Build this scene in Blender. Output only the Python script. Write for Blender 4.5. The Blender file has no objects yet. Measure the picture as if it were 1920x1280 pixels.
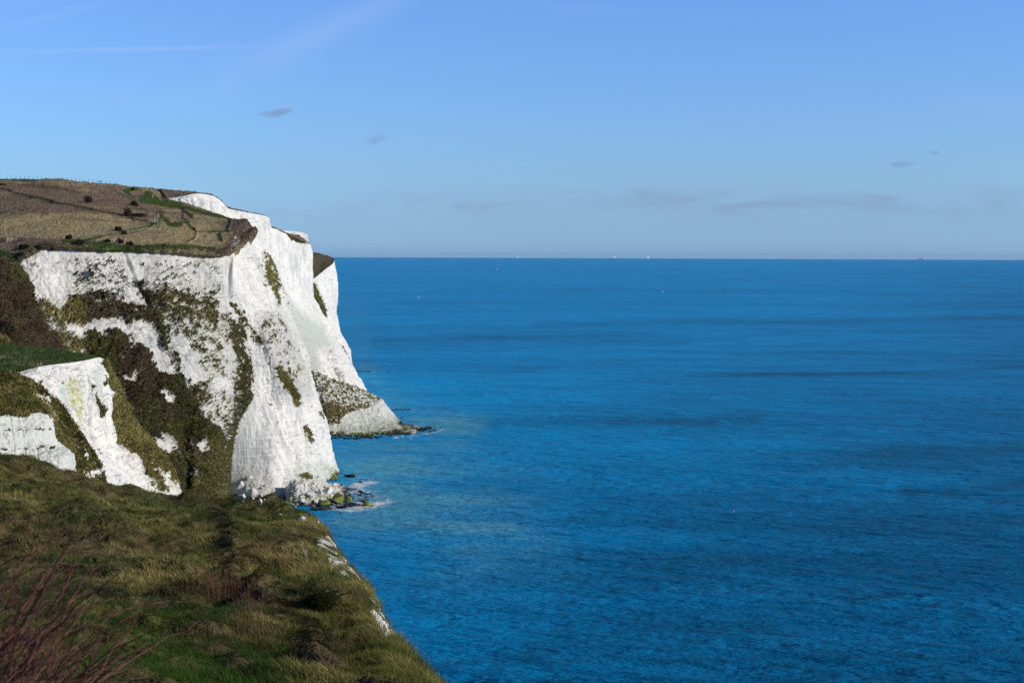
import bpy, bmesh, math, random
import numpy as np
from mathutils import Vector, Matrix
from mathutils.bvhtree import BVHTree

scene = bpy.context.scene
COL = scene.collection
R = math.radians
rng = np.random.default_rng(7)
random.seed(7)

# ------------------------------------------------------------------ camera
W0, H0 = 1920.0, 1280.0
F = 50.0 / 36.0 * W0                       # focal length in photo pixels
EYE = 478.2                                # photo row of eye level
CAM = np.array([0.0, 0.0, 90.0])
PITCH = math.atan((640 - EYE) / F)
ROLL = 0.0038
cam_d = bpy.data.cameras.new('camera')
cam = bpy.data.objects.new('camera', cam_d)
COL.objects.link(cam)
scene.camera = cam
cam_d.lens = 50
cam_d.sensor_width = 36
cam_d.clip_start = 0.1
cam_d.clip_end = 300000
cam_d.dof.use_dof = True
cam_d.dof.focus_distance = 420
cam_d.dof.aperture_fstop = 11.0
RM = Matrix.Rotation(R(90) - PITCH, 3, 'X') @ Matrix.Rotation(ROLL, 3, 'Z')
cam.matrix_world = Matrix.Translation(CAM) @ RM.to_4x4()
RN = np.array(RM)


def U(px, py, Y):
    """point in the world seen at a photo pixel, Y metres ahead"""
    d = RN @ np.array([(px - 960) / F, -(py - 640) / F, -1.0])
    return CAM + d * (Y / d[1])


def pix(P):
    """photo pixel of world points (..., 3)"""
    q = (P - CAM) @ RN
    z = np.minimum(q[..., 2], -1e-3)
    return 960 + F * q[..., 0] / -z, 640 - F * q[..., 1] / -z


def on_sea(px, py, z=0.0):
    d = RN @ np.array([(px - 960) / F, -(py - 640) / F, -1.0])
    return CAM + d * ((z - CAM[2]) / d[2])


# ------------------------------------------------------------------ noise
_G = rng.normal(size=(4096, 3)).astype(np.float32)
_G /= np.linalg.norm(_G, axis=1)[:, None]


def perlin(p):
    p = np.asarray(p, np.float64)
    shp = p.shape[:-1]
    p = p.reshape(-1, 3)
    i = np.floor(p).astype(np.int32)
    f = (p - i).astype(np.float32)
    X, Y, Z = f[:, 0], f[:, 1], f[:, 2]
    w = f * f * f * (f * (f * 6 - 15) + 10)
    hx = [(i[:, 0] + a).astype(np.uint32) * np.uint32(374761393) for a in (0, 1)]
    hy = [(i[:, 1] + a).astype(np.uint32) * np.uint32(668265263) for a in (0, 1)]
    hz = [(i[:, 2] + a).astype(np.uint32) * np.uint32(2246822519) for a in (0, 1)]

    def corner(a, b, c):
        h = hx[a] ^ hy[b] ^ hz[c]
        h = (h ^ (h >> np.uint32(15))) * np.uint32(2654435761)
        g = _G[(h >> np.uint32(20))]
        return g[:, 0] * (X - a) + g[:, 1] * (Y - b) + g[:, 2] * (Z - c)

    def edge(a, b):
        u, v = corner(a, b, 0), corner(a, b, 1)
        return u + w[:, 2] * (v - u)
    u0, u1 = edge(0, 0), edge(0, 1)
    v0, v1 = edge(1, 0), edge(1, 1)
    u = u0 + w[:, 1] * (u1 - u0)
    v = v0 + w[:, 1] * (v1 - v0)
    return (u + w[:, 0] * (v - u)).reshape(shp) * 1.5


def fbm(P, scale, octs=4, gain=0.5, seed=0.0):
    """noise in about -1..1; scale = features per metre (scalar or 3)"""
    q = np.asarray(P) * np.asarray(scale, float) + seed * 17.31
    s, a, t = 0, 1.0, 0
    for o in range(octs):
        s = s + a * perlin(q)
        t += a
        q = q * 2.03 + 5.7
        a *= gain
    return s / t * 2.0


def ridged(P, scale, octs=4, seed=0.0):
    q = np.asarray(P) * np.asarray(scale, float) + seed * 17.31
    s, a, t = 0, 1.0, 0
    for o in range(octs):
        s = s + a * (1 - 2 * np.abs(perlin(q)))
        t += a
        q = q * 2.07 + 3.1
        a *= 0.5
    return s / t


def sstep(a, b, x):
    t = np.clip((x - a) / (b - a), 0, 1)
    return t * t * (3 - 2 * t)


# ------------------------------------------------------------------ masks traced on the surfaces
def sd_poly(x, y, poly):
    d = np.full(x.shape, 1e18)
    ins = np.zeros(x.shape, bool)
    n = len(poly)
    for k in range(n):
        (x0, y0), (x1, y1) = poly[k], poly[(k + 1) % n]
        ex, ey = x1 - x0, y1 - y0
        t = np.clip(((x - x0) * ex + (y - y0) * ey) / (ex * ex + ey * ey + 1e-9), 0, 1)
        d = np.minimum(d, (x - x0 - t * ex) ** 2 + (y - y0 - t * ey) ** 2)
        if y0 != y1:
            c = ((y0 > y) != (y1 > y)) & (x < (x1 - x0) * (y - y0) / (y1 - y0) + x0)
            ins ^= c
    d = np.sqrt(d)
    return np.where(ins, -d, d)


def _box(x, y, pts, pad):
    a = np.array(pts, float)
    return (x > a[:, 0].min() - pad) & (x < a[:, 0].max() + pad) & (y > a[:, 1].min() - pad) & (y < a[:, 1].max() + pad)


def inside(x, y, poly, soft=6):
    out = np.zeros(x.shape)
    m = _box(x, y, poly, soft + 1)
    if m.any():
        out[m] = sstep(soft, -soft, sd_poly(x[m], y[m], poly))
    return out


def d_line(x, y, line):
    d = np.full(x.shape, 1e18)
    for (x0, y0), (x1, y1) in zip(line[:-1], line[1:]):
        ex, ey = x1 - x0, y1 - y0
        t = np.clip(((x - x0) * ex + (y - y0) * ey) / (ex * ex + ey * ey + 1e-9), 0, 1)
        d = np.minimum(d, (x - x0 - t * ex) ** 2 + (y - y0 - t * ey) ** 2)
    return np.sqrt(d)


def near(x, y, line, w, soft=None):
    soft = soft or w * 0.6
    out = np.zeros(x.shape)
    m = _box(x, y, line, w + soft + 1)
    if m.any():
        out[m] = sstep(w + soft, w - soft, d_line(x[m], y[m], line))
    return out


# ------------------------------------------------------------------ lofted sheets
def _hermite(k, V, t):
    """cubic interpolation of V (n,...) at knots k, sampled at t"""
    n = len(k)
    m = np.zeros_like(V)
    for i in range(n):
        a, b = max(i - 1, 0), min(i + 1, n - 1)
        m[i] = (V[b] - V[a]) / (k[b] - k[a]) * 0.8
    j = np.clip(np.searchsorted(k, t, side='right') - 1, 0, n - 2)
    h = (k[j + 1] - k[j])
    s = (t - k[j]) / h
    sh = (-1,) + (1,) * (V.ndim - 1)
    s, h = s.reshape(sh), h.reshape(sh)
    return ((2 * s ** 3 - 3 * s ** 2 + 1) * V[j] + (s ** 3 - 2 * s ** 2 + s) * h * m[j]
            + (-2 * s ** 3 + 3 * s ** 2) * V[j + 1] + (s ** 3 - s ** 2) * h * m[j + 1])


def loft(rows, step, wrow=None):
    """control net of (px, py, Y) or ('w', x, y, z) -> dense grid; spacing about `step` photo pixels"""
    P = np.array([[np.array(c[1:], float) if c[0] == 'w' else U(*c) for c in r] for r in rows])
    px, py = pix(P)
    du = np.hypot(np.diff(px, axis=1), np.diff(py, axis=1)).mean(0)
    dv = np.hypot(np.diff(px, axis=0), np.diff(py, axis=0)).mean(1)
    du, dv = np.clip(du, 4, 400), np.clip(dv, 4, 400)
    ku = np.concatenate([[0], np.cumsum(du)])
    kv = np.concatenate([[0], np.cumsum(dv)])
    nu, nv = int(ku[-1] / step) + 2, int(kv[-1] / step) + 2
    A = _hermite(kv, P, np.linspace(0, kv[-1], nv))
    A = _hermite(ku, np.swapaxes(A, 0, 1), np.linspace(0, ku[-1], nu))
    return np.swapaxes(A, 0, 1)


def normals(G):
    a = np.gradient(G, axis=1)
    b = np.gradient(G, axis=0)
    n = np.cross(a, b)
    n /= np.linalg.norm(n, axis=-1, keepdims=True) + 1e-12
    v = CAM - G
    if np.median(np.sum(n * v, -1)) < 0:
        n = -n
    return n


def mesh_np(name, V, faces_list, attrs=None, smooth=True):
    """faces_list: list of int arrays (n, 3) or (n, 4)"""
    me = bpy.data.meshes.new(name)
    V = np.ascontiguousarray(V, np.float32)
    me.vertices.add(len(V))
    me.vertices.foreach_set('co', V.ravel())
    loops = np.concatenate([f.ravel() for f in faces_list]).astype(np.int32)
    tot = np.concatenate([np.full(len(f), f.shape[1]) for f in faces_list]).astype(np.int32)
    start = np.concatenate([[0], np.cumsum(tot)[:-1]]).astype(np.int32)
    me.loops.add(len(loops))
    me.loops.foreach_set('vertex_index', loops)
    me.polygons.add(len(tot))
    me.polygons.foreach_set('loop_start', start)
    me.polygons.foreach_set('loop_total', tot)
    me.polygons.foreach_set('use_smooth', np.full(len(tot), smooth))
    me.update(calc_edges=True)
    for k, v in (attrs or {}).items():
        v = np.asarray(v, np.float32)
        if v.ndim == 2:
            a = me.attributes.new(k, 'FLOAT_COLOR', 'POINT')
            a.data.foreach_set('color', np.ascontiguousarray(v).ravel())
        else:
            a = me.attributes.new(k, 'FLOAT', 'POINT')
            a.data.foreach_set('value', np.ascontiguousarray(v))
    return me


def grid_faces(nv, nu, off=0):
    i = np.arange(nv * nu).reshape(nv, nu) + off
    return np.stack([i[:-1, :-1], i[:-1, 1:], i[1:, 1:], i[1:, :-1]], -1).reshape(-1, 4)


def link(name, me, mat=None, parent=None, loc=None):
    o = bpy.data.objects.new(name, me)
    COL.objects.link(o)
    if mat is not None:
        me.materials.append(mat)
    if parent is not None:
        o.parent = parent
    if loc is not None:
        o.location = Vector([float(c) for c in loc])
    return o


def tag(o, label, cat, group=None, kind=None):
    o['label'] = label
    o['category'] = cat
    if group:
        o['group'] = group
    if kind:
        o['kind'] = kind
    return o


def sheet(name, G, attrs, mat, label, cat):
    """link a grid as one structure object, faces turned to the viewer's side"""
    nv, nu = G.shape[:2]
    f = grid_faces(nv, nu)
    a, b = np.gradient(G, axis=1), np.gradient(G, axis=0)
    n = np.cross(a, b)
    if np.median(np.sum(n * (CAM - G), -1)) < 0:
        f = f[:, ::-1]
    if mat is M_CLIFF and 'veg' in attrs and name != 'foreground_slope':
        SCRUB.append((name, G, attrs))
    me = mesh_np(name, G.reshape(-1, 3), [f], {k: v.reshape(-1) for k, v in attrs.items()})
    o = link(name, me, mat)
    tag(o, label, cat, kind='structure')
    BVH[name + str(len(BVH))] = BVHTree.FromPolygons(
        [Vector(v) for v in G.reshape(-1, 3).tolist()], f.tolist()) if name in RAYTARGETS else None
    return o


BVH = {}
SCRUB = []
RAYTARGETS = {'hill', 'headland_cliff', 'foreground_slope', 'scree_slope', 'far_cliff'}


def drop(px, py):
    """where the sight line of a photo pixel meets the land"""
    d = RN @ np.array([(px - 960) / F, -(py - 640) / F, -1.0])
    best = None
    for b in BVH.values():
        if b is None:
            continue
        h = b.ray_cast(Vector(CAM), Vector(d))
        if h[0] is not None and (best is None or h[3] < best[3]):
            best = h
    return np.array(best[0]) if best else None


def ground_z(x, y, key):
    best = None
    for k, b in BVH.items():
        if b is not None and k.startswith(key):
            h = b.ray_cast(Vector((x, y, 400)), Vector((0, 0, -1)))
            if h[0] is not None and (best is None or h[0].z > best):
                best = h[0].z
    return best


# ------------------------------------------------------------------ materials
class NT:
    def __init__(self, name):
        self.m = bpy.data.materials.new(name)
        self.m.use_nodes = True
        self.t = self.m.node_tree
        self.t.nodes.clear()
        self.out = self.t.nodes.new('ShaderNodeOutputMaterial')

    def put(self, sock, v):
        if isinstance(v, bpy.types.NodeSocket):
            self.t.links.new(v, sock)
        elif isinstance(v, (tuple, list)) and len(v) == 3 and sock.type == 'RGBA':
            sock.default_value = (*v, 1)
        else:
            sock.default_value = v

    def node(self, typ, **kw):
        n = self.t.nodes.new(typ)
        for k, v in kw.items():
            setattr(n, k, v)
        return n

    def pos(self):
        return self.node('ShaderNodeNewGeometry').outputs['Position']

    def map(self, v, scale=(1, 1, 1), rot=(0, 0, 0)):
        n = self.node('ShaderNodeMapping')
        self.put(n.inputs['Vector'], v)
        n.inputs['Scale'].default_value = scale
        n.inputs['Rotation'].default_value = rot
        return n.outputs[0]

    def turn(self, v, scale, deg):
        """stretch the pattern along a bearing: turned first, then scaled"""
        n = self.node('ShaderNodeMapping', vector_type='TEXTURE')
        self.put(n.inputs['Vector'], v)
        n.inputs['Scale'].default_value = tuple(1.0 / s for s in scale)
        n.inputs['Rotation'].default_value = (0, 0, R(deg))
        return n.outputs[0]

    def noise(self, v, scale, detail=3, rough=0.55, dist=0.0):
        n = self.node('ShaderNodeTexNoise')
        self.put(n.inputs['Vector'], v)
        n.inputs['Scale'].default_value = scale
        n.inputs['Detail'].default_value = detail
        n.inputs['Roughness'].default_value = rough
        n.inputs['Distortion'].default_value = dist
        return n.outputs['Fac']

    def attr(self, name, what='Fac'):
        n = self.node('ShaderNodeAttribute')
        n.attribute_name = name
        return n.outputs[what]

    def math(self, op, a, b=0.0, c=0.0, clamp=False):
        n = self.node('ShaderNodeMath', operation=op, use_clamp=clamp)
        self.put(n.inputs[0], a)
        self.put(n.inputs[1], b)
        if len(n.inputs) > 2:
            self.put(n.inputs[2], c)
        return n.outputs[0]

    def step(self, x, a, b):
        n = self.node('ShaderNodeMapRange', interpolation_type='SMOOTHSTEP')
        self.put(n.inputs[0], x)
        n.inputs[1].default_value = a
        n.inputs[2].default_value = b
        return n.outputs[0]

    def mix(self, f, a, b):
        n = self.node('ShaderNodeMix', data_type='RGBA')
        self.put(n.inputs[0], f)
        self.put(n.inputs[6], a)
        self.put(n.inputs[7], b)
        return n.outputs[2]

    def bump(self, h, dist=1.0, strength=1.0, normal=None):
        n = self.node('ShaderNodeBump')
        n.inputs['Strength'].default_value = strength
        n.inputs['Distance'].default_value = dist
        self.put(n.inputs['Height'], h)
        if normal is not None:
            self.put(n.inputs['Normal'], normal)
        return n.outputs[0]

    def principled(self, col, rough=0.9, spec=0.2, normal=None, **kw):
        n = self.node('ShaderNodeBsdfPrincipled')
        self.put(n.inputs['Base Color'], col)
        self.put(n.inputs['Roughness'], rough)
        n.inputs['Specular IOR Level'].default_value = spec
        if normal is not None:
            self.put(n.inputs['Normal'], normal)
        for k, v in kw.items():
            self.put(n.inputs[k], v)
        self.t.links.new(n.outputs[0], self.out.inputs['Surface'])
        return n


def mat_cliff():
    """chalk with strata, cracks and stains; scrub where the surface carries it"""
    t = NT('chalk_and_scrub')
    p = t.pos()
    big = t.noise(t.map(p, (0.09, 0.09, 0.03)), 1.0, 4)
    med = t.noise(p, 0.45, 5, 0.65)
    fine = t.noise(p, 2.2, 4, 0.7)
    vert = t.noise(t.map(p, (0.55, 0.55, 0.05)), 1.0, 4, 0.65)          # run-off streaks
    layer = t.noise(t.map(p, (0.05, 0.05, 0.75)), 1.0, 3, 0.6)          # bedding
    chalk = t.mix(t.step(big, 0.35, 0.65), (0.80, 0.765, 0.695), (0.70, 0.68, 0.635))
    chalk = t.mix(t.math('MULTIPLY', t.step(vert, 0.48, 0.70), 0.42), chalk, (0.55, 0.53, 0.47))
    chalk = t.mix(t.math('MULTIPLY', t.step(med, 0.54, 0.76), 0.38), chalk, (0.47, 0.45, 0.40))
    # joints: thin upright cracks, and flint lines: thin dashed bands
    vn = t.noise(t.map(p, (0.34, 0.34, 0.035)), 1.0, 3, 0.6, 0.35)
    crack = t.math('SUBTRACT', 1.0, t.step(t.math('ABSOLUTE', t.math('SUBTRACT', vn, 0.5)), 0.0, 0.012))
    crack = t.math('MULTIPLY', crack, t.step(t.noise(p, 0.12, 2), 0.42, 0.6))
    fl1 = t.math('SUBTRACT', 1.0, t.step(t.math('ABSOLUTE', t.math('SUBTRACT', layer, 0.5)), 0.0, 0.022))
    fl = t.math('MULTIPLY', fl1, t.step(t.noise(p, 0.3, 3, 0.7), 0.45, 0.62))
    lines = t.math('MAXIMUM', t.math('MULTIPLY', crack, 0.55), t.math('MULTIPLY', fl, 0.45))
    chalk = t.mix(lines, chalk, (0.22, 0.205, 0.18))
    speck = t.math('MULTIPLY', t.step(t.noise(p, 1.5, 3, 0.75), 0.60, 0.68), t.step(t.noise(p, 0.10, 3), 0.45, 0.6))
    chalk = t.mix(t.math('MULTIPLY', speck, 0.7), chalk, (0.13, 0.12, 0.085))
    film = t.math('MULTIPLY', t.attr('film'), t.math('ADD', 0.25, t.step(t.noise(p, 0.8, 4, 0.7), 0.35, 0.65)), clamp=True)
    chalk = t.mix(t.math('MULTIPLY', film, 0.75), chalk, (0.27, 0.25, 0.145))
    grey = t.math('MULTIPLY', t.attr('grey'), t.math('ADD', 0.35, t.step(fine, 0.35, 0.65)), clamp=True)
    chalk = t.mix(grey, chalk, (0.45, 0.44, 0.40))
    chalk = t.mix(t.attr('algae'), chalk, t.mix(t.step(med, 0.4, 0.6), (0.20, 0.28, 0.08), (0.30, 0.36, 0.17)))
    chalk = t.mix(t.math('MULTIPLY', t.attr('slide'), t.math('ADD', 0.55, t.math('MULTIPLY', vert, 0.7)), clamp=True), chalk, (0.47, 0.50, 0.43))
    chalk = t.mix(t.math('MULTIPLY', t.attr('lichen'), t.step(t.noise(p, 0.9, 4, 0.7), 0.36, 0.62)), chalk, t.mix(t.step(fine, 0.45, 0.6), (0.42, 0.46, 0.13), (0.48, 0.36, 0.08)))
    # scrub and grass
    hue = t.noise(p, 0.16, 4, 0.6)
    h2 = t.noise(p, 0.9, 4, 0.7)
    green = t.mix(t.step(h2, 0.35, 0.65), (0.028, 0.036, 0.010), (0.085, 0.080, 0.024))
    brown = t.mix(t.step(h2, 0.35, 0.65), (0.030, 0.022, 0.013), (0.085, 0.062, 0.034))
    straw = t.mix(t.step(h2, 0.35, 0.65), (0.085, 0.078, 0.022), (0.22, 0.18, 0.065))
    scrub = t.mix(t.step(t.math('ADD', hue, t.math('MULTIPLY', t.math('SUBTRACT', t.attr('brown'), 0.5), 0.6)), 0.40, 0.60), green, brown)
    scrub = t.mix(t.math('MULTIPLY', t.attr('straw'), t.math('ADD', 0.4, t.step(h2, 0.3, 0.6)), clamp=True), scrub, straw)
    vf = t.step(t.math('ADD', t.attr('veg'), t.math('MULTIPLY', t.math('SUBTRACT', fine, 0.5), 1.3)), 0.40, 0.60)
    col = t.mix(vf, chalk, scrub)
    # wet dark foot
    col = t.mix(t.attr('wet'), col, (0.03, 0.03, 0.025))
    hgt = t.math('ADD', t.math('MULTIPLY', med, 0.55), t.math('MULTIPLY', fine, 0.3))
    hgt = t.math('ADD', hgt, t.math('MULTIPLY', vert, 0.8))
    hgt = t.math('SUBTRACT', hgt, t.math('MULTIPLY', lines, 0.45))
    hgt = t.math('ADD', hgt, t.math('MULTIPLY', layer, 0.5))
    t.principled(col, 0.95, 0.08, t.bump(hgt, 0.7, 1.0))
    return t.m


def mat_turf():
    t = NT('downland_turf')
    p = t.pos()
    h1 = t.noise(t.map(p, (0.03, 0.075, 0.05)), 1.0, 4, 0.6)
    h2 = t.noise(t.map(p, (0.35, 0.6, 0.5)), 1.0, 5, 0.7)
    h3 = t.noise(p, 1.6, 4, 0.75)
    straw = t.mix(t.step(h3, 0.38, 0.62), (0.17, 0.13, 0.062), (0.45, 0.365, 0.20))
    brown = t.mix(t.step(h3, 0.38, 0.62), (0.09, 0.064, 0.046), (0.27, 0.20, 0.145))
    green = t.mix(t.step(h3, 0.38, 0.62), (0.024, 0.045, 0.010), (0.070, 0.110, 0.026))
    f = t.math('ADD', t.math('MULTIPLY', h1, 0.85), t.math('MULTIPLY', h2, 0.6))
    f = t.math('SUBTRACT', f, 0.14)
    f = t.math('ADD', f, t.math('MULTIPLY', t.math('SUBTRACT', t.attr('brown'), 0.5), 0.7))
    col = t.mix(t.step(f, 0.47, 0.7), straw, brown)
    gf = t.math('ADD', t.attr('green'), t.math('MULTIPLY', t.math('SUBTRACT', h2, 0.5), 0.9))
    col = t.mix(t.step(gf, 0.35, 0.65), col, green)
    col = t.mix(t.math('MULTIPLY', t.attr('dark'), 0.9), col, (0.025, 0.024, 0.012))
    col = t.mix(t.math('MULTIPLY', t.attr('path'), t.step(h3, 0.3, 0.55)), col, (0.45, 0.40, 0.29))
    col = t.mix(t.step(t.math('ADD', t.attr('chalk'), t.math('MULTIPLY', t.math('SUBTRACT', h3, 0.5), 0.6)), 0.4, 0.6), col, (0.78, 0.76, 0.70))
    hgt = t.math('ADD', h2, t.math('MULTIPLY', h3, 0.6))
    t.principled(col, 0.95, 0.05, t.bump(hgt, 0.5, 0.9))
    return t.m


def mat_sea():
    t = NT('sea_water')
    p = t.pos()
    w0 = t.noise(t.turn(p, (0.006, 0.042, 1), -16), 1.0, 2, 0.5)
    w1 = t.noise(t.turn(p, (0.022, 0.10, 1), -24), 1.0, 3, 0.55)
    w2 = t.noise(t.turn(p, (0.11, 0.36, 1), -16), 1.0, 3, 0.6)
    w3 = t.noise(t.turn(p, (0.40, 1.0, 1), -8), 1.0, 3, 0.6)
    w4 = t.noise(t.turn(p, (1.2, 2.6, 1), -8), 1.0, 2, 0.6)
    patch = t.noise(t.map(p, (0.0016, 0.0036, 1), (0, 0, R(8))), 1.0, 5, 0.6, 0.6)
    patch2 = t.noise(t.map(p, (0.012, 0.03, 1), (0, 0, R(10))), 1.0, 5, 0.65, 0.5)
    body = t.mix(t.step(patch, 0.34, 0.64), (0.0, 0.325, 0.71), (0.0, 0.27, 0.60))
    body = t.mix(t.math('MULTIPLY', t.step(patch2, 0.45, 0.68), 0.5), body, (0.002, 0.20, 0.43))
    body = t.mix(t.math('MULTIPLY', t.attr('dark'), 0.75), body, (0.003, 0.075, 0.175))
    body = t.mix(t.math('MULTIPLY', t.attr('silt'), t.math('ADD', 0.35, t.math('MULTIPLY', patch2, 1.0)), clamp=True), body, (0.085, 0.34, 0.50))
    rip = t.noise(t.turn(p, (0.06, 0.34, 1), -20), 1.0, 4, 0.62)
    body = t.mix(t.math('MULTIPLY', t.step(rip, 0.50, 0.68), t.math('ADD', 0.30, t.math('MULTIPLY', t.attr('dark'), 0.5))), body, (0.004, 0.075, 0.15))
    n3 = t.noise(t.map(p, (0.55, 1.3, 1), (0, 0, R(10))), 1.0, 5, 0.75)
    ff = t.math('ADD', t.attr('foam'), t.math('MULTIPLY', t.math('SUBTRACT', n3, 0.5), 1.9))
    foam = t.math('MULTIPLY', t.step(ff, 0.42, 0.78), t.step(t.attr('foam'), 0.05, 0.2))
    col = t.mix(foam, body, (0.72, 0.76, 0.78))
    hgt = t.math('ADD', t.math('ADD', t.math('MULTIPLY', w1, 1.6), t.math('MULTIPLY', w0, 2.6)), t.math('ADD', t.math('MULTIPLY', w2, 1.0), t.math('ADD', t.math('MULTIPLY', w3, 0.55), t.math('MULTIPLY', w4, 0.14))))
    t.principled(col, 0.30, 0.006, t.bump(hgt, 1.9, 1.0), IOR=1.33)
    return t.m


def mat_plain(name, col, rough=0.85, spec=0.2, var=0.3, scale=3.0, bump=0.0):
    t = NT(name)
    p = t.node('ShaderNodeTexCoord').outputs['Object']
    n = t.noise(p, scale, 5, 0.65)
    dark = tuple(c * (1 - var) for c in col)
    c = t.mix(t.step(n, 0.3, 0.7), dark, col)
    t.principled(c, rough, spec, t.bump(n, bump, 0.8) if bump else None)
    return t.m


def mat_vcol(name, rough=0.8, trans=0.35):
    """leaves and blades: colour of each leaf is on the mesh"""
    t = NT(name)
    c = t.attr('tint', 'Color')
    d = t.node('ShaderNodeBsdfDiffuse')
    t.put(d.inputs['Color'], c)
    tr = t.node('ShaderNodeBsdfTranslucent')
    t.put(tr.inputs['Color'], c)
    m = t.node('ShaderNodeMixShader')
    m.inputs[0].default_value = trans
    t.t.links.new(d.outputs[0], m.inputs[1])
    t.t.links.new(tr.outputs[0], m.inputs[2])
    t.t.links.new(m.outputs[0], t.out.inputs['Surface'])
    return t.m


M_CLIFF = mat_cliff()
M_TURF = mat_turf()
M_SEA = mat_sea()
M_LEAF = mat_vcol('leaves')
M_BLADE = mat_vcol('grass_blades', trans=0.3)
M_TWIG = mat_plain('red_brown_bark', (0.15, 0.062, 0.048), 0.75, 0.12, 0.5, 40)
M_CHALKROCK = mat_plain('chalk_rock', (0.74, 0.71, 0.65), 0.95, 0.05, 0.35, 0.8, 0.25)
M_WETROCK = mat_plain('wet_dark_rock', (0.022, 0.022, 0.019), 0.5, 0.35, 0.6, 0.9, 0.3)
M_WEEDROCK = mat_plain('weed_green_rock', (0.26, 0.31, 0.07), 0.9, 0.1, 0.7, 1.0, 0.3)
M_WOOD = mat_plain('weathered_wood', (0.30, 0.27, 0.23), 0.9, 0.1, 0.4, 5)
M_DARKWOOD = mat_plain('dark_wood', (0.06, 0.05, 0.04), 0.9, 0.1, 0.4, 5)
M_PALEPAINT = mat_plain('pale_painted_wood', (0.62, 0.60, 0.56), 0.8, 0.1, 0.2, 5)
M_WIRE = mat_plain('fence_wire', (0.25, 0.25, 0.25), 0.5, 0.5, 0.2, 5)

# ================================================================== LAND
def zeros(G):
    return np.zeros(G.shape[:2])


def scrub_relief(G, veg, amp=1.2, seed=0.0):
    """bushy lumps, metres"""
    a = np.abs(fbm(G, 0.42, 3, 0.55, seed))
    b = fbm(G, 1.1, 3, 0.6, seed + 3)
    return veg * amp * (0.55 + 0.9 * (1 - a * 1.6) * 0.6 + 0.45 * b)


# ---- main wall of the bay, facing the viewer
rows = [
    [(-60, 520, 484), (28, 497, 490), (46, 479, 494), (83, 465, 498), (146, 469, 506), (229, 469, 517), (325, 471, 530), (409, 479, 546), (434, 470, 556)],
    [(-40, 560, 478), (38, 525, 484), (60, 520, 488), (95, 515, 492), (150, 515, 500), (242, 515, 511), (330, 515, 524), (410, 515, 539), (429, 515, 546)],
    [(-10, 600, 472), (50, 570, 476), (80, 565, 481), (110, 565, 486), (160, 565, 495), (262, 565, 508), (335, 565, 517), (408, 565, 531), (430, 568, 541)],
    [(20, 640, 460), (85, 620, 466), (110, 620, 470), (140, 620, 476), (185, 620, 484), (285, 620, 497), (350, 620, 507), (420, 620, 524), (462, 628, 541)],
    [(60, 690, 450), (110, 665, 458), (140, 675, 462), (170, 675, 466), (215, 675, 472), (305, 675, 486), (372, 675, 497), (430, 680, 517), (473, 690, 538)],
    [(100, 760, 440), (150, 745, 446), (190, 745, 450), (220, 745, 454), (255, 745, 461), (325, 745, 475), (385, 745, 487), (430, 745, 506), (474, 742, 534)],
    [(140, 840, 430), (190, 830, 434), (230, 830, 438), (265, 830, 443), (300, 830, 449), (343, 825, 466), (375, 825, 470), (415, 820, 486), (440, 808, 528)],
    [(180, 920, 424), (225, 905, 428), (265, 905, 430), (295, 905, 434), (322, 905, 440), (346, 905, 462), (368, 905, 458), (405, 905, 473), (431, 895, 526)],
    [(220, 1065, 415), (260, 1060, 417), (290, 1055, 419), (310, 1050, 423), (328, 1045, 429), (347, 1035, 449), (368, 1035, 446), (405, 1015, 458), (430, 968, 519)],
]
G = loft(rows, 1.15)
x, y = pix(G)
nz = lambda s, o=4, sd=0: fbm(G, s, o, 0.55, sd)
dens = zeros(G)
xw = x + 9 * nz(0.10, 3, 81) + 5 * nz(0.45, 3, 82)
yw = y + 9 * nz(0.10, 3, 83) + 5 * nz(0.45, 3, 84)
D1 = [(112, 588), (130, 568), (151, 555), (182, 555), (208, 552), (234, 565), (260, 573), (281, 581), (292, 599), (273, 607), (247, 607), (234, 615), (200, 600), (178, 605), (155, 612), (125, 601)]
D2 = [(146, 633), (177, 614), (208, 620), (234, 617), (245, 633), (255, 646), (276, 661), (284, 680), (294, 690), (333, 703), (349, 721), (360, 745), (375, 775), (395, 790), (405, 820), (425, 850), (428, 945), (320, 950), (285, 850), (235, 775), (195, 700), (150, 655)]
D3 = [(425, 590), (440, 600), (466, 632), (476, 680), (478, 745), (450, 795), (440, 850), (432, 930), (412, 930), (420, 850), (425, 800), (438, 760), (445, 700), (438, 640)]
D4 = [(290, 545), (330, 548), (400, 560), (420, 600), (428, 690), (420, 770), (395, 790), (360, 740), (385, 700), (380, 640), (320, 615), (295, 590)]
dens += 1.15 * inside(xw, yw, D1, 8) + 1.35 * inside(xw, yw, D2, 10) + 1.1 * inside(xw, yw, D3, 12) + 0.50 * inside(xw, yw, [(285, 540), (335, 545), (400, 558), (430, 600), (432, 700), (420, 780), (395, 800), (350, 745), (320, 700), (290, 640)], 22) + 0.10 * inside(xw, yw, [(285, 540), (330, 543), (400, 556), (425, 595), (400, 615), (300, 592)], 12)
UP1 = [(120, 485), (225, 475), (250, 520), (230, 560), (140, 555)]
UP2 = [(260, 480), (400, 490), (420, 560), (290, 560)]
dens += 0.24 * inside(xw, yw, UP1, 20) + 0.26 * inside(xw, yw, UP2, 25)
dens += 0.25 * inside(xw, yw, [(268, 545), (300, 545), (410, 575), (415, 600), (300, 590)], 14)
rib = [(262, 530), (285, 580), (300, 620), (320, 680), (340, 720), (380, 790), (415, 850)]
dens += 0.75 * near(xw, yw, rib, 6, 6)
dens += 0.8 * inside(xw, yw, [(75, 565), (100, 560), (118, 600), (150, 640), (150, 665), (120, 665), (95, 620)], 9)
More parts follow.
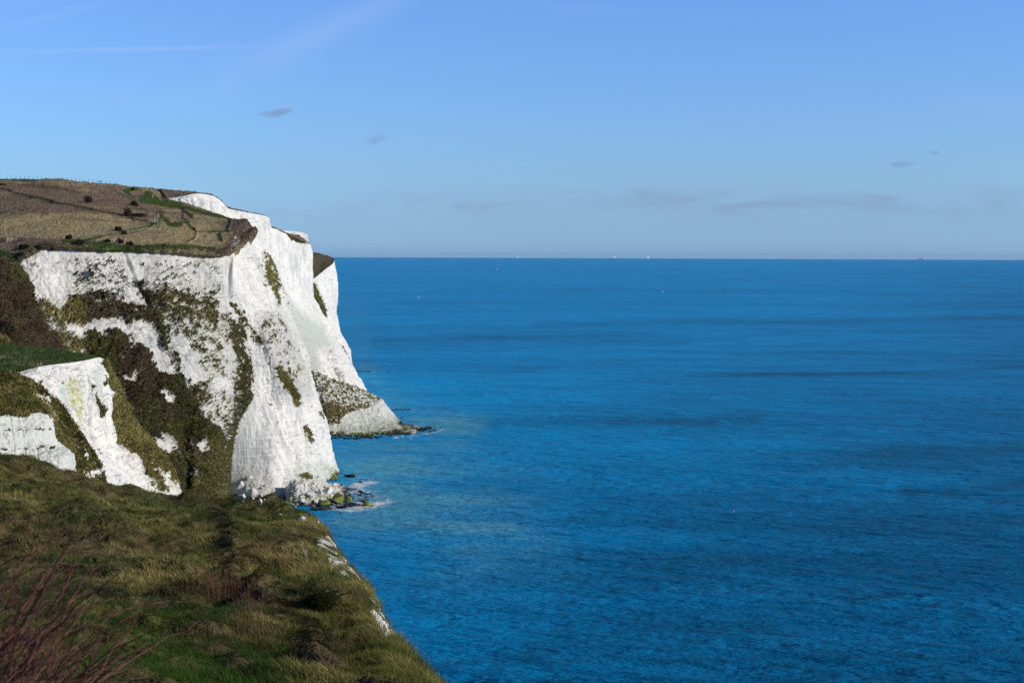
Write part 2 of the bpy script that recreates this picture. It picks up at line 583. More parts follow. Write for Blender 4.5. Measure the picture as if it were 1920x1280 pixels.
for hole in ([(125, 602), (155, 610), (195, 600), (234, 606), (246, 618), (225, 622), (203, 629), (182, 621), (160, 621), (146, 630), (125, 621)],
             [(226, 724), (240, 712), (265, 703), (258, 714), (235, 724)], [(300, 740), (312, 732), (325, 740), (322, 754), (308, 752)],
             [(287, 823), (305, 818), (318, 815), (330, 830), (325, 845), (300, 848)], [(360, 835), (370, 818), (383, 822), (386, 838), (372, 846)],
             [(398, 945), (405, 930), (420, 930), (434, 948)], [(364, 893), (372, 889), (376, 896), (367, 899)], [(411, 880), (418, 876), (424, 900), (419, 904)],
             [(281, 655), (300, 648), (316, 660), (332, 695), (330, 704), (312, 700), (290, 690)],
             [(322, 630), (345, 624), (360, 650), (384, 700), (384, 714), (350, 705), (335, 665)],
             [(240, 640), (254, 640), (252, 650), (243, 651)], [(247, 578), (254, 577), (255, 592), (248, 592)],
             [(400, 720), (425, 712), (430, 728), (405, 735)], [(262, 628), (290, 620), (300, 640), (270, 650)]):
    dens -= 1.35 * inside(xw, yw, hole, 7)
lump = 0.28 * nz(0.13, 4, 1) + 0.48 * nz(0.5, 4, 2) + 0.50 * nz(1.2, 3, 22)
veg = sstep(0.42, 0.56, dens * 0.74 + lump * 0.85 - 0.11)
tuft = sstep(0.36, 0.46, nz(1.0, 3, 5) * 0.62 + 0.30 * nz(0.12, 3, 9) + 0.18 * (dens - 0.15))
veg = np.maximum(veg, tuft * sstep(0.08, 0.25, dens))
veg *= sstep(2, 9, y - np.interp(x, [28, 46, 83, 146, 229, 325, 409, 434], [497, 479, 465, 469, 469, 471, 479, 470]))
gul = near(x, y, [(344, 835), (347, 870), (348, 960)], 5, 5)
N = normals(G)
rel = 1.3 * nz((0.10, 0.10, 0.05), 4, 7) + 0.30 * nz(0.35, 3, 8) + 0.45 * ridged(G, (0.45, 0.45, 0.07), 3, 4)
rel += -1.6 * near(x, y, [(231, 468), (262, 530), (290, 595)], 2.6, 2.6)
rel += scrub_relief(G, veg, 1.5, 2) + veg * 1.3 * nz(0.2, 3, 31) - 1.0 * gul
edge = np.ones(G.shape[1])
edge[-14:] = np.linspace(1, 0, 14)
rel -= rel.mean()
topf = np.clip(np.arange(G.shape[0]) / 14.0, 0, 1)[:, None]
G = G + N * (rel * edge[None, :] * topf)[..., None]
at = dict(veg=veg, film=np.clip(0.9 * dens + 0.12 + 0.35 * nz(0.25, 3, 77), 0, 0.9), brown=np.clip(0.5 + 0.9 * inside(x, y, [(210, 640), (280, 660), (300, 700), (290, 720), (230, 760), (220, 700)], 20) + 0.4 * inside(x, y, D1, 20) - 0.5 * inside(x, y, [(150, 620), (220, 640), (215, 760), (190, 700)], 15), 0, 1.4),
          straw=np.clip(inside(x, y, [(60, 540), (150, 560), (160, 680), (80, 670)], 20) + 0.5 * inside(x, y, D4, 20) + 0.35 * inside(x, y, [(320, 800), (430, 800), (430, 950), (350, 950)], 30), 0, 1),
          grey=np.clip(0.78 + 0.5 * nz(0.15, 3, 12) - 0.5 * inside(x, y, [(28, 480), (110, 465), (120, 540), (60, 570)], 25), 0, 1) * 0.8, slide=0.15 * inside(x, y, [(270, 630), (390, 610), (390, 720), (290, 700)], 20))
sheet('headland_cliff', G, at, M_CLIFF, 'scrub patched chalk wall facing the viewer across the bay', 'cliff')

# ---- the bright nose of the headland, facing the sea
ctop = [(434, 470, 556), (440, 467, 559), (449, 462, 567), (464, 450, 580), (478, 433, 600), (470, 425, 625), ('w', -150, 690, 100)]
rows = [
    ctop,
    [(429, 515, 546), (438, 505, 547), (455, 498, 558), (474, 488, 572), (494, 474, 600), (490, 470, 628), ('w', -148, 692, 85)],
    [(430, 568, 541), (442, 560, 543), (464, 550, 553), (490, 540, 570), (521, 535, 602), (515, 535, 630), ('w', -140, 692, 72)],
    [(462, 628, 541), (474, 615, 544), (494, 610, 548), (523, 600, 566), (545, 600, 603), (538, 600, 632), ('w', -132, 692, 58)],
    [(473, 690, 538), (488, 682, 540), (514, 680, 543), (548, 675, 562), (577, 680, 602), (568, 680, 632), ('w', -122, 692, 42)],
    [(474, 742, 534), (492, 745, 536), (522, 745, 541), (565, 745, 560), (599, 750, 600), (588, 750, 630), ('w', -115, 692, 30)],
    [(440, 808, 528), (474, 815, 529), (522, 815, 534), (580, 810, 556), (619, 812, 598), (605, 812, 630), ('w', -108, 690, 18)],
    [(431, 895, 526), (466, 885, 526), (520, 885, 527), (590, 870, 551), (631, 872, 594), (615, 872, 630), ('w', -103, 690, 6)],
    [(430, 965, 520), (460, 945, 515), (520, 943, 515), (595, 915, 546), (640, 893, 584), (622, 893, 630), ('w', -100, 690, 0)],
    [(429, 1010, 514), (460, 1000, 508), (520, 985, 504), (600, 958, 528), (650, 920, 575), (635, 920, 628), ('w', -98, 690, -5)],
]
G = loft(rows, 1.15)
x, y = pix(G)
nz = lambda s, o=4, sd=0: fbm(G, s, o, 0.55, sd)
dens = zeros(G)
G1 = [(430, 562), (446, 571), (469, 604), (488, 627), (495, 644), (492, 651), (478, 646), (460, 618), (441, 590), (429, 581)]
dens += 0.52 * inside(x, y, G1, 7)
GA = [(476, 481), (486, 484), (497, 515), (503, 545), (492, 535), (482, 510)]
GB = [(493, 470), (503, 480), (515, 505), (523, 540), (530, 570), (522, 575), (510, 545), (500, 515)]
dens += 0.38 * inside(x, y, GA, 6) + 0.66 * inside(x, y, GB, 6)
dens += 0.30 * inside(x, y, [(485, 590), (525, 585), (560, 650), (575, 720), (560, 745), (520, 740), (495, 660)], 14)
dens += 0.55 * inside(x, y, [(515, 690), (530, 700), (560, 735), (570, 760), (552, 765), (530, 730)], 6)
dens += 0.6 * inside(x, y, [(565, 800), (573, 797), (588, 825), (584, 833), (572, 822)], 4)
dens += 0.6 * inside(x, y, [(591, 771), (598, 772), (606, 785), (602, 788)], 3)
dens += 0.6 * inside(x, y, [(556, 890), (575, 885), (592, 897), (570, 900)], 4)
dens += 0.5 * inside(x, y, [(500, 735), (508, 745), (525, 800), (515, 800)], 4) * 0.4
lump = 0.5 * nz(0.3, 4, 1) + 0.5 * nz(0.9, 3, 2)
veg = sstep(0.42, 0.58, dens + lump * 0.6)
face = sstep(421, 433, x + 0.0 * y)
N = normals(G)
rel = 1.9 * nz((0.085, 0.085, 0.025), 3, 7) + 0.35 * nz((0.3, 0.3, 0.08), 3, 8)
rel += 0.95 * ridged(G, (0.30, 0.30, 0.06), 4, 4) + 0.32 * nz((0.10, 0.10, 1.0), 3, 6) + 0.10 * nz(1.0, 3, 61)
foot = inside(x, y, [(545, 955), (555, 905), (600, 895), (640, 890), (660, 960), (600, 970)], 10)
rubble = inside(x, y, [(445, 890), (470, 890), (480, 930), (510, 945), (500, 975), (445, 975)], 6)
rel += (foot * 1.6 + rubble * 1.8) * nz(0.35, 3, 21)
rel += scrub_relief(G, veg, 0.8, 2)
edge = np.ones(G.shape[1])
edge[:40] = np.linspace(0, 1, 40) ** 1.5
rel -= rel.mean()
rel *= 1 - 0.6 * inside(x, y, [(420, 790), (500, 770), (540, 860), (530, 960), (420, 960)], 30)
topf = np.clip(np.arange(G.shape[0]) / 12.0, 0, 1)[:, None]
G = G + N * (rel * edge[None, :] * topf)[..., None]
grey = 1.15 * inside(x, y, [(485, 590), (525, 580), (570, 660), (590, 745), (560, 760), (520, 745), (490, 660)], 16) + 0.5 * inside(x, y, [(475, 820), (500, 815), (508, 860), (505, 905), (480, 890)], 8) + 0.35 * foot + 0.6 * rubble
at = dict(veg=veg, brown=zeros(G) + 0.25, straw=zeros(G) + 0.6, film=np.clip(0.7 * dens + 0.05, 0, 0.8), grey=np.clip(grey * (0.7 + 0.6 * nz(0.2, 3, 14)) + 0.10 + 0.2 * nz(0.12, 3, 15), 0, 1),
          algae=np.clip(inside(x, y, [(600, 955), (612, 910), (618, 875), (632, 870), (650, 905), (640, 950)], 7) * (0.5 + 0.9 * nz(0.25, 3, 16)), 0, 1),
          slide=0.55 * inside(x, y, [(540, 880), (620, 860), (640, 900), (560, 960), (520, 950)], 12),
          wet=sstep(1.8, 0.3, G[..., 2] + 0.8 * nz(0.5, 2, 18)))
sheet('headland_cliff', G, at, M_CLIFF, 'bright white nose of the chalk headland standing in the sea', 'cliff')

# ---- heap of fallen chalk at the foot of the nose
rows = [
    [(535, 915, 519), (556, 897, 520), (590, 898, 529), (615, 904, 536), (642, 910, 546), (662, 915, 545), (690, 925, 532), ('w', -46, 528, -3)],
    [(535, 926, 513), (556, 912, 514), (590, 912, 520), (616, 915, 526), (645, 921, 533), (665, 926, 533), (692, 934, 523), ('w', -46, 522, -3)],
    [(536, 941, 508), (556, 932, 508), (590, 930, 511), (617, 931, 515), (647, 934, 520), (668, 937, 520), (694, 940, 516), ('w', -46, 515, -3)],
    [(538, 957, 501), (558, 951, 503), (590, 951, 503.5), (618, 950, 505), (648, 949, 507), (672, 947, 509), (695, 946, 510), ('w', -46, 508, -3)],
    [(540, 985, 494), (560, 980, 495), (590, 978, 495), (620, 975, 496), (652, 968, 498), (675, 964, 500), (698, 960, 501), ('w', -47, 500, -4)],
]
G = loft(rows, 1.3)
nz = lambda s, o=4, sd=0: fbm(G, s, o, 0.55, sd)
G = G + normals(G) * (0.8 * nz(0.3, 3, 3) + 0.5 * nz(0.9, 3, 4))[..., None]
sheet('scree_slope', G, dict(grey=zeros(G) + 0.55, wet=sstep(1.6, 0.2, G[..., 2] + 0.9 * nz(0.4, 2, 5)), algae=0.8 * sstep(4.5, 1.5, G[..., 2]) * sstep(-0.2, 0.4, nz(0.2, 3, 6))), M_CLIFF, 'heap of fallen chalk rubble at the foot of the white nose', 'scree')

# ---- the recessed wall and the next spurs behind the nose
top = [(312, 374, 762), (319, 372, 762), (340, 369, 764), (366, 363, 768), (399, 367, 776), (414, 376, 782), (427, 390, 788), (453, 396, 800), (482, 401.5, 812), (504, 408, 826), (507, 425, 832), (520, 430, 842), (540, 441, 860), (572, 455, 888), (583, 459, 900), ('w', -140, 950, 97)]
tY = [c[2] for c in top[:-1]]


def below(pts, dY, last):
    return [(a, b, Y0 - e) for (a, b), Y0, e in zip(pts, tY, dY)] + [last]


rows = [
    top,
    below([(318, 384), (326, 383), (347, 383), (373, 384), (405, 386), (420, 392), (431, 402), (457, 410), (485, 420), (506, 430), (509, 445), (521, 450), (542, 460), (571, 468), (583.5, 480)], [3] * 10 + [2, 2, 2, 2, 1], ('w', -139, 950, 90)),
    below([(325, 430), (335, 430), (355, 430), (381, 430), (412, 430), (426, 430), (438, 430), (463, 450), (490, 465), (508, 474), (511, 485), (523, 495), (544, 500), (569, 508), (583.5, 512)], [9] * 10 + [5, 5, 4, 4, 2], ('w', -137, 950, 80)),
    below([(345, 500), (355, 500), (375, 500), (400, 500), (430, 500), (443, 500), (456, 500), (478, 520), (500, 530), (514, 535), (518, 540), (530, 548), (550, 555), (571, 560), (584, 566)], [16] * 10 + [10, 10, 8, 7, 4], ('w', -133, 948, 62)),
    below([(370, 580), (380, 580), (400, 580), (425, 580), (452, 580), (465, 580), (478, 590), (500, 600), (518, 600), (532, 605), (540, 605), (553, 610), (572, 612), (592, 612), (604, 617)], [24] * 10 + [20, 22, 24, 26, 24], ('w', -123, 945, 45)),
    below([(400, 660), (410, 660), (428, 660), (450, 660), (475, 660), (488, 660), (502, 665), (522, 670), (540, 670), (554, 670), (565, 670), (576, 668), (592, 660), (610, 655), (623, 651)], [34] * 10 + [36, 42, 48, 52, 48], ('w', -115, 940, 35)),
    below([(430, 760), (440, 760), (455, 760), (475, 760), (500, 760), (512, 760), (525, 760), (545, 750), (562, 745), (577, 740), (590, 735), (602, 735), (620, 735), (640, 730), (655, 720)], [46] * 10 + [60, 72, 84, 96, 96], ('w', -103, 930, 12)),
    below([(455, 830), (465, 830), (480, 830), (500, 830), (525, 830), (535, 830), (550, 830), (570, 830), (585, 820), (600, 815), (612, 815), (625, 815), (645, 810), (668, 800), (685, 790)], [56] * 10 + [80, 96, 110, 122, 118], ('w', -92, 925, -6)),
]
G = loft(rows, 1.2)
x, y = pix(G)
nz = lambda s, o=4, sd=0: fbm(G, s, o, 0.55, sd)
dens = 0.5 * inside(x, y, [(527, 432), (541, 442), (572, 456), (560, 460), (545, 455)], 3) * 0
cap = inside(x, y, [(536, 440), (548, 441), (566, 447), (575, 456), (560, 456), (545, 450)], 2.5)
dens = 1.2 * cap + 0.35 * inside(x, y, [(527, 545), (540, 550), (556, 600), (550, 610), (535, 590)], 8)
lump = 0.5 * nz(0.3, 4, 1) + 0.5 * nz(0.9, 3, 2)
veg = sstep(0.42, 0.58, dens + lump * 0.55)
slide = inside(x, y, [(536, 552), (558, 580), (588, 602), (605, 618), (621, 646), (596, 658), (600, 700), (584, 697), (567, 663), (549, 613)], 8)
N = normals(G)
rough = 1 - 0.85 * slide
rel = rough * (1.7 * nz((0.09, 0.09, 0.03), 4, 7) + 0.7 * nz((0.3, 0.3, 0.10), 4, 8) + 0.8 * ridged(G, (0.25, 0.25, 0.05), 3, 4)) + 0.15 * nz(0.5, 3, 5)
rel += -1.5 * near(x, y, [(508, 415), (511, 440), (512, 480)], 2.2, 2.2)
G = G + N * (rel * sstep(-2, 10, y - np.interp(x, [312, 366, 414, 427, 504, 507, 583], [374, 363, 376, 390, 408, 425, 459])))[..., None]
at = dict(veg=veg, brown=zeros(G) + 1.1 * cap, straw=zeros(G) + 0.2,
          grey=np.clip(0.12 + 0.3 * nz((0.2, 0.2, 0.06), 3, 12), 0, 1),
          slide=np.clip(slide + 0.55 * inside(x, y, [(540, 475), (558, 475), (560, 505), (550, 515), (542, 500)], 5) + 0.3 * inside(x, y, [(560, 450), (583, 462), (575, 480)], 6), 0, 1))
sheet('headland_cliff', G, at, M_CLIFF, 'receding white chalk face with a pale landslip behind the headland nose', 'cliff')

# small buttress standing behind that face
rows = [
    [(530, 432, 905), (545, 433, 912), (560, 435, 918), (570, 436, 922), (576.5, 440, 926), ('w', -152, 970, 101)],
    [(530, 448, 904), (545, 448, 911), (560, 448, 917), (570, 450, 921), (577, 455, 925), ('w', -151, 970, 96)],
    [(531, 560, 898), (546, 560, 906), (561, 560, 912), (571, 560, 916), (579, 560, 920), ('w', -146, 970, 60)],
    [(535, 740, 888), (550, 740, 896), (565, 740, 902), (575, 740, 908), (585, 740, 912), ('w', -140, 970, 0)],
]
G = loft(rows, 1.4)
x, y = pix(G)
N = normals(G)
G = G + N * (0.9 * fbm(G, (0.1, 0.1, 0.04), 4, 0.5, 3))[..., None]
at = dict(veg=sstep(0.4, 0.6, inside(x, y, [(538, 438), (560, 440), (566, 446), (550, 447)], 2) + 0.3 * fbm(G, 0.5, 3)), brown=zeros(G) + 1.0, grey=zeros(G) + 0.1)
sheet('buttress_cliff', G, at, M_CLIFF, 'small white chalk buttress showing above the receding cliff face', 'cliff')

# ---- far spur
rows = [
    [(560, 540, 945), (586, 523, 957), (600, 513, 972), (614, 501, 988), (627, 489, 1002), ('w', -142, 1080, 86)],
    [(560, 565, 945), (588, 545, 957), (604, 535, 971), (619, 525, 986), (630, 520, 1001), ('w', -140, 1080, 76)],
    [(562, 590, 945), (592, 575, 955), (608, 565, 968), (622, 558, 983), (632, 557, 999), ('w', -138, 1080, 62)],
    [(570, 620, 944), (600, 610, 953), (613, 600, 965), (624, 592, 980), (631, 590, 996), ('w', -136, 1080, 48)],
    [(580, 660, 942), (610, 650, 950), (622, 640, 962), (632, 633, 975), (640, 632, 990), ('w', -132, 1080, 32)],
    [(595, 700, 938), (625, 690, 945), (636, 682, 956), (646, 675, 969), (655, 676, 984), ('w', -125, 1080, 18)],
    [(610, 740, 932), (640, 730, 938), (650, 724, 948), (659, 718, 960), (667, 712, 978), ('w', -124, 1080, 6)],
    [(618, 780, 926), (646, 765, 932), (656, 755, 942), (664, 742, 955), (669, 728, 974), ('w', -124, 1080, -4)],
]
G = loft(rows, 1.2)
x, y = pix(G)
nz = lambda s, o=4, sd=0: fbm(G, s, o, 0.55, sd)
lump = 0.5 * nz(0.3, 4, 1) + 0.5 * nz(0.9, 3, 2)
dens = 1.0 * inside(x, y, [(584, 527), (591, 534), (605, 562), (612, 581), (611, 601), (603, 604), (591, 590), (584, 571)], 4) + 0.45 * inside(x, y, [(628, 620), (638, 640), (655, 672), (662, 690), (650, 680), (634, 650)], 4)
dens += 0.3 * inside(x, y, [(606, 600), (625, 620), (640, 660), (620, 650)], 6)
veg = sstep(0.42, 0.58, dens + lump * 0.55)
N = normals(G)
G = G + N * (1.6 * nz((0.09, 0.09, 0.025), 4, 7) + 0.8 * ridged(G, (0.22, 0.22, 0.04), 3, 4) + 0.4 * nz(0.4, 3, 8))[..., None]
sheet('far_cliff', G, dict(veg=veg, brown=zeros(G) + 0.3, straw=zeros(G) + 0.4, grey=np.clip(0.1 + 0.3 * nz((0.2, 0.2, 0.05), 3, 12), 0, 1)), M_CLIFF, 'farthest white cliff with a dark grassy cap', 'cliff')

# grass above the far spur, its shade put into a dark colour
rows = [
    [(560, 541, 944), (586, 524, 956), (600, 513.5, 971), (614, 501.5, 987), (628, 489, 1003)],
    [(560, 510, 968), (584, 503, 975), (600, 496, 988), (614, 490, 997), (627, 486.5, 1008)],
    [(560, 474, 990), (583, 474, 990), (598, 475.5, 1000), (612, 478.5, 1010), (625, 485, 1018)],
    [('w', -190, 1080, 88), ('w', -170, 1080, 88), ('w', -160, 1080, 88), ('w', -152, 1085, 87), ('w', -146, 1085, 86)],
    [('w', -190, 1180, 40), ('w', -170, 1180, 40), ('w', -160, 1180, 40), ('w', -152, 1180, 40), ('w', -146, 1180, 40)],
]
G = loft(rows, 1.5)
G = G + normals(G) * (0.9 * fbm(G, 0.15, 4, 0.6, 2))[..., None]
sheet('hill', G, dict(brown=zeros(G) + 1.2, dark=zeros(G) + 0.78), M_TURF, 'grass cap coloured as if in shade above the farthest white cliff', 'hill')

# ---- debris fan running out to sea
rows = [
    [(560, 690, 775), (585, 695, 766), (612, 704, 768), (638, 716, 772), (663, 723, 776), (686, 733, 778), (716, 748, 776), (729, 766, 772), (743, 783, 766), (758, 793, 755), (790, 801, 736), ('w', -42, 745, -3)],
    [(560, 730, 755), (596, 727, 750), (622, 732, 752), (647, 742, 755), (672, 748, 758), (694, 755, 760), (714, 763, 761), (726, 778, 756), (739, 790, 750), (752, 798, 743), (785, 803, 731), ('w', -43, 735, -3)],
    [(565, 765, 735), (607, 760, 732), (632, 762, 735), (655, 768, 738), (680, 775, 740), (700, 780, 742), (716, 785, 741), (728, 792, 737), (739, 798, 731), (751, 803, 726), (780, 806, 722), ('w', -44, 726, -3)],
    [(590, 795, 715), (615, 792, 714), (638, 793, 716), (660, 797, 717), (684, 802, 718), (702, 804, 719), (716, 806, 719), (728, 808, 718), (739, 809, 717), (750, 810, 715), (775, 809, 714), ('w', -45, 716, -3)],
    [(600, 818, 703), (622, 817, 702), (640, 818, 703), (662, 819, 702), (686, 819, 703), (704, 818, 704), (718, 817, 706), (730, 816, 708), (741, 815, 709), (752, 814, 709), (772, 812, 709), ('w', -46, 708, -3)],
    [(605, 845, 690), (625, 845, 690), (642, 845, 690), (664, 845, 690), (688, 845, 690), (706, 844, 692), (720, 843, 693), (733, 842, 694), (745, 840, 695), (757, 838, 695), (772, 834, 696), ('w', -48, 696, -6)],
]
G = loft(rows, 1.15)
x, y = pix(G)
nz = lambda s, o=4, sd=0: fbm(G, s, o, 0.55, sd)
vegp = [(560, 680), (585, 690), (640, 712), (690, 730), (720, 746), (716, 752), (697, 766), (656, 776), (643, 785), (637, 802), (615, 800), (590, 740)]
lump = 0.5 * nz(0.45, 4, 1) + 0.6 * nz(1.1, 3, 2)
veg = sstep(0.42, 0.60, 0.50 * inside(x, y, vegp, 5) + 0.22 * inside(x, y, [(600, 750), (650, 765), (690, 765), (640, 790), (610, 790)], 10) + lump * 0.55)
veg *= inside(x, y, vegp, 10)
N = normals(G)
G = G + N * (0.6 * nz(0.08, 4, 7) + 0.35 * nz(0.5, 3, 8) + 0.25 * ridged(G, (0.4, 0.12, 0.12), 3, 4) + veg * (0.5 + 0.5 * nz(0.7, 2, 9)))[..., None]
sheet('scree_slope', G, dict(veg=veg, brown=0.2 + 0.6 * inside(x, y, [(600, 745), (650, 760), (690, 762), (640, 790), (605, 785)], 16), straw=zeros(G) + 0.4,
      grey=np.clip(0.45 + 0.4 * nz(0.2, 3, 11), 0, 1), slide=0.35 + 0 * x,
      wet=sstep(1.6, 0.4, G[..., 2] + 0.8 * nz(0.4, 2, 3)), algae=0.7 * sstep(5.5, 2.5, G[..., 2]) * sstep(-0.2, 0.3, nz(0.3, 3, 4))), M_CLIFF, 'grass speckled debris fan spreading from the cliff foot into the sea', 'scree')

# ---- upland behind the wall
lip0 = [(-200, 532, 474), (-60, 520, 480), (28, 496, 488), (46, 478, 491.5), (83, 463, 495.5), (146, 467, 503.5), (229, 467, 514.5), (325, 469, 527.5), (409, 476.5, 543.5), (447, 463, 559), (480, 433, 597)]
rows = [
    [(px_, py_ + 26, Y_ + 14) for px_, py_, Y_ in lip0],
    lip0,
    [(-200, 470, 515), (-60, 466, 512), (20, 461, 512), (60, 456, 513), (95, 454, 515), (150, 456, 520), (232, 456, 530), (325, 458, 542), (405, 464, 556), (443, 450, 572), (474, 423, 612)],
    [(-200, 442, 560), (-60, 440, 555), (0, 438, 552), (60, 436, 553), (110, 434, 555), (165, 434, 560), (240, 436, 568), (325, 438, 578), (390, 440, 588), (432, 430, 600), (462, 412, 632)],
    [(-200, 410, 620), (-60, 408, 615), (0, 406, 612), (60, 405, 612), (115, 405, 614), (175, 406, 618), (255, 410, 626), (325, 412, 636), (375, 412, 646), (408, 410, 654), (434, 408, 664)],
    [(-200, 375, 690), (-60, 374, 686), (0, 373, 684), (60, 374, 684), (115, 375, 686), (180, 378, 690), (250, 382, 702), (300, 386, 720), (335, 388, 728), (356, 389, 732), (375, 390, 736)],
    [(-200, 348, 745), (-60, 349, 742), (0, 350, 740), (60, 352, 740), (115, 353, 742), (180, 357, 748), (240, 363, 752), (280, 368, 753), (300, 371, 754), (310, 373, 755), (320, 375.5, 756)],
    [(-200, 333, 785), (-60, 334, 782), (0, 335.5, 780), (60, 337, 780), (110, 338, 782), (180, 343, 788), (240, 350, 792), (280, 354, 792), (296, 360, 784), (306, 367, 774), (315, 372.5, 764)],
    [(-200, 336, 860), (-60, 337, 860), (0, 338, 860), (60, 340, 860), (110, 341, 860), (180, 347, 865), (240, 352, 868), (270, 353, 868), (296, 354, 860), (308, 359, 845), (318, 366, 820)],
    [(-200, 352, 1000), (-60, 352, 1000), (0, 352, 1000), (60, 354, 1000), (110, 356, 1000), (180, 360, 1000), (240, 362, 1000), (270, 363, 1000), (300, 364, 1000), (320, 366, 1000), (340, 366, 1000)],
]
G = loft(rows, 1.2)
x, y = pix(G)
nz = lambda s, o=4, sd=0: fbm(G, s, o, 0.55, sd)
ditch = [(-60, 340), (0, 354), (60, 371), (120, 384), (180, 395), (230, 405), (275, 415), (288, 420)]
dk = near(x, y, ditch, 2.0, 2.0)
hedge2 = near(x, y, [(-60, 340), (0, 343), (60, 348), (110, 352), (150, 360)], 2.5, 3) * 0.6
dk = np.maximum(dk, hedge2)
dk = np.maximum(dk, 0.55 * near(x, y, [(292, 404), (300, 398), (303, 412), (297, 425)], 3, 2))
for l in ([(343, 392), (352, 402), (362, 408)], [(343, 398), (345, 412), (356, 417)], [(365, 428), (369, 440), (362, 448), (350, 457)], [(432, 414), (428, 428)], [(413, 438), (418, 453)]):
    dk = np.maximum(dk, 0.9 * near(x, y, l, 1.8, 1.6))
track = near(x, y, [(150, 447), (200, 440), (245, 433), (280, 427), (296, 421), (300, 412), (296, 402)], 1.6, 1.2) * 0.55
for l in ([(317, 356), (300, 357), (296, 366), (303, 376)], [(331, 392), (343, 404), (345, 415)], [(372, 430), (368, 446)], [(288, 362), (286, 372)]):
    track = np.maximum(track, 0.75 * near(x, y, l, 0.9, 0.9))
green = 0.95 * inside(x, y, [(225, 355), (250, 352), (285, 360), (300, 372), (322, 378), (350, 386), (405, 402), (436, 409), (433, 420), (428, 412), (390, 402), (330, 390), (290, 385), (262, 380), (240, 368)], 5)
green -= 1.0 * inside(x, y, [(243, 357), (270, 357), (270, 366), (258, 374), (248, 366)], 3)
green = np.maximum(green, 0.7 * near(x, y, [(120, 452), (150, 449), (200, 441), (260, 430), (290, 421), (303, 405), (320, 420), (340, 418)], 5, 5))
green = np.maximum(green, 0.75 * near(x, y, [(150, 449), (180, 455), (230, 463), (330, 466), (400, 468)], 5, 6))
green = np.maximum(green, 0.7 * near(x, y, [(345, 415), (368, 432), (388, 432), (430, 432)], 3, 3))
green = np.maximum(green, 0.6 * inside(x, y, [(-60, 335), (0, 335), (70, 337), (70, 340), (-60, 340)], 2))
green = np.maximum(green, 0.85 * inside(x, y, [(-60, 470), (20, 470), (45, 478), (28, 497), (-60, 520)], 8))
green = np.maximum(green, 0.30 * inside(x, y, [(-60, 360), (60, 385), (60, 400), (-60, 410)], 12))
brown = 0.58 + 0.35 * inside(x, y, [(-60, 345), (140, 350), (240, 375), (285, 415), (180, 392), (60, 368), (-60, 345)], 26)
brown = brown - 0.32 * inside(x, y, [(60, 400), (250, 408), (280, 415), (150, 438), (0, 442), (-60, 430)], 30) - 0.2 * inside(x, y, [(300, 405), (430, 415), (440, 460), (300, 460)], 14)
brown = brown + 0.35 * inside(x, y, [(-60, 360), (60, 375), (180, 398), (60, 400), (-60, 395)], 10)
brown = brown + 0.5 * inside(x, y, [(432, 412), (470, 418), (478, 435), (440, 466), (410, 480), (440, 440)], 8)
brown = brown + 0.5 * inside(x, y, [(300, 352), (400, 360), (320, 378), (300, 372)], 5)
dark = dk + 0.4 * inside(x, y, [(20, 452), (110, 450), (150, 460), (110, 467), (60, 468), (30, 480)], 7) * (0.6 + 0.8 * nz(0.2, 3, 4))
N = normals(G)
rel = 0.9 * nz(0.04, 3, 5) + 0.30 * nz(0.25, 4, 6) + 0.22 * nz(1.0, 3, 7)
rel += dk * (0.5 + 0.6 * nz(0.5, 3, 3)) * sstep(450, 560, 900 - G[..., 1] * 0 + 0)
lip = sstep(14, 0, np.abs(y - np.interp(x, [28, 46, 83, 146, 229, 325, 409, 446, 479], [495, 477, 463, 467.5, 467.5, 469.5, 477, 463, 431.5])))
rel += lip * (0.35 + 0.7 * nz(0.35, 3, 8))
G = G + N * rel[..., None]
HILL_G, HILL_X, HILL_Y = G, x, y
green = green + 0.55 * np.clip(nz(0.022, 3, 91) - 0.05, 0, 1)
brown = brown + 0.35 * nz(0.03, 3, 92)
HILL_A = dict(green=np.clip(green, 0, 1), brown=np.clip(brown, 0, 1.4), dark=np.clip(dark, 0, 1), path=track, chalk=inside(x, y, [(440, 440), (455, 448), (450, 462), (430, 468), (436, 452)], 4) * 0.8 * (0.6 + 0.8 * nz(0.3, 3, 2)))
sheet('hill', G, HILL_A, M_TURF, 'open downland hill of straw and brown grass above the chalk wall', 'hill')

# land behind the recessed wall
xyt = [(304, 384), (312, 373), (319, 371.5), (340, 368.5), (366, 362.5), (399, 366.5), (414, 375.5), (427, 389.5), (453, 395.5), (482, 401), (504, 407.5)]
tY2 = [tY[0]] + tY
at_ = lambda pts, e: [(p_[0], p_[1], Y0 + e) for p_, Y0 in zip(pts, tY2)]
rows = [
    at_(xyt, 0.6),
    at_([(296, 374), (306, 362), (315, 362), (338, 360), (368, 361), (398, 365.5), (414, 375), (428, 388.5), (455, 395.3), (482, 401.5), (503, 408)], 16),
    at_([(288, 366), (300, 354), (312, 355), (338, 357.5), (368, 360.5), (394, 366), (412, 375.5), (427, 390), (455, 397.5), (480, 404), (500, 411)], 36),
    at_([(284, 378), (300, 366), (312, 366), (338, 368), (368, 370), (394, 376), (412, 384), (427, 398), (450, 405), (470, 415), (485, 425)], 150),
]
G = loft(rows, 1.3)
nz = lambda s, o=4, sd=0: fbm(G, s, o, 0.55, sd)
G = G + np.array([0, 0, 1.0]) * ((0.1 + 0.7 * nz(0.25, 3, 2) + 0.4 * nz(0.9, 2, 3)) * np.linspace(0, 1, G.shape[1])[None, :] ** 0.5)[..., None]
sheet('hill', G, dict(brown=zeros(G) + 0.7, dark=np.clip(0.05 + 0.6 * nz(0.2, 3, 4), 0, 1), green=np.clip(nz(0.1, 3, 9), 0, 1) * 0.5), M_TURF, 'brown grass strip along the skyline above the recessed white wall', 'hill')

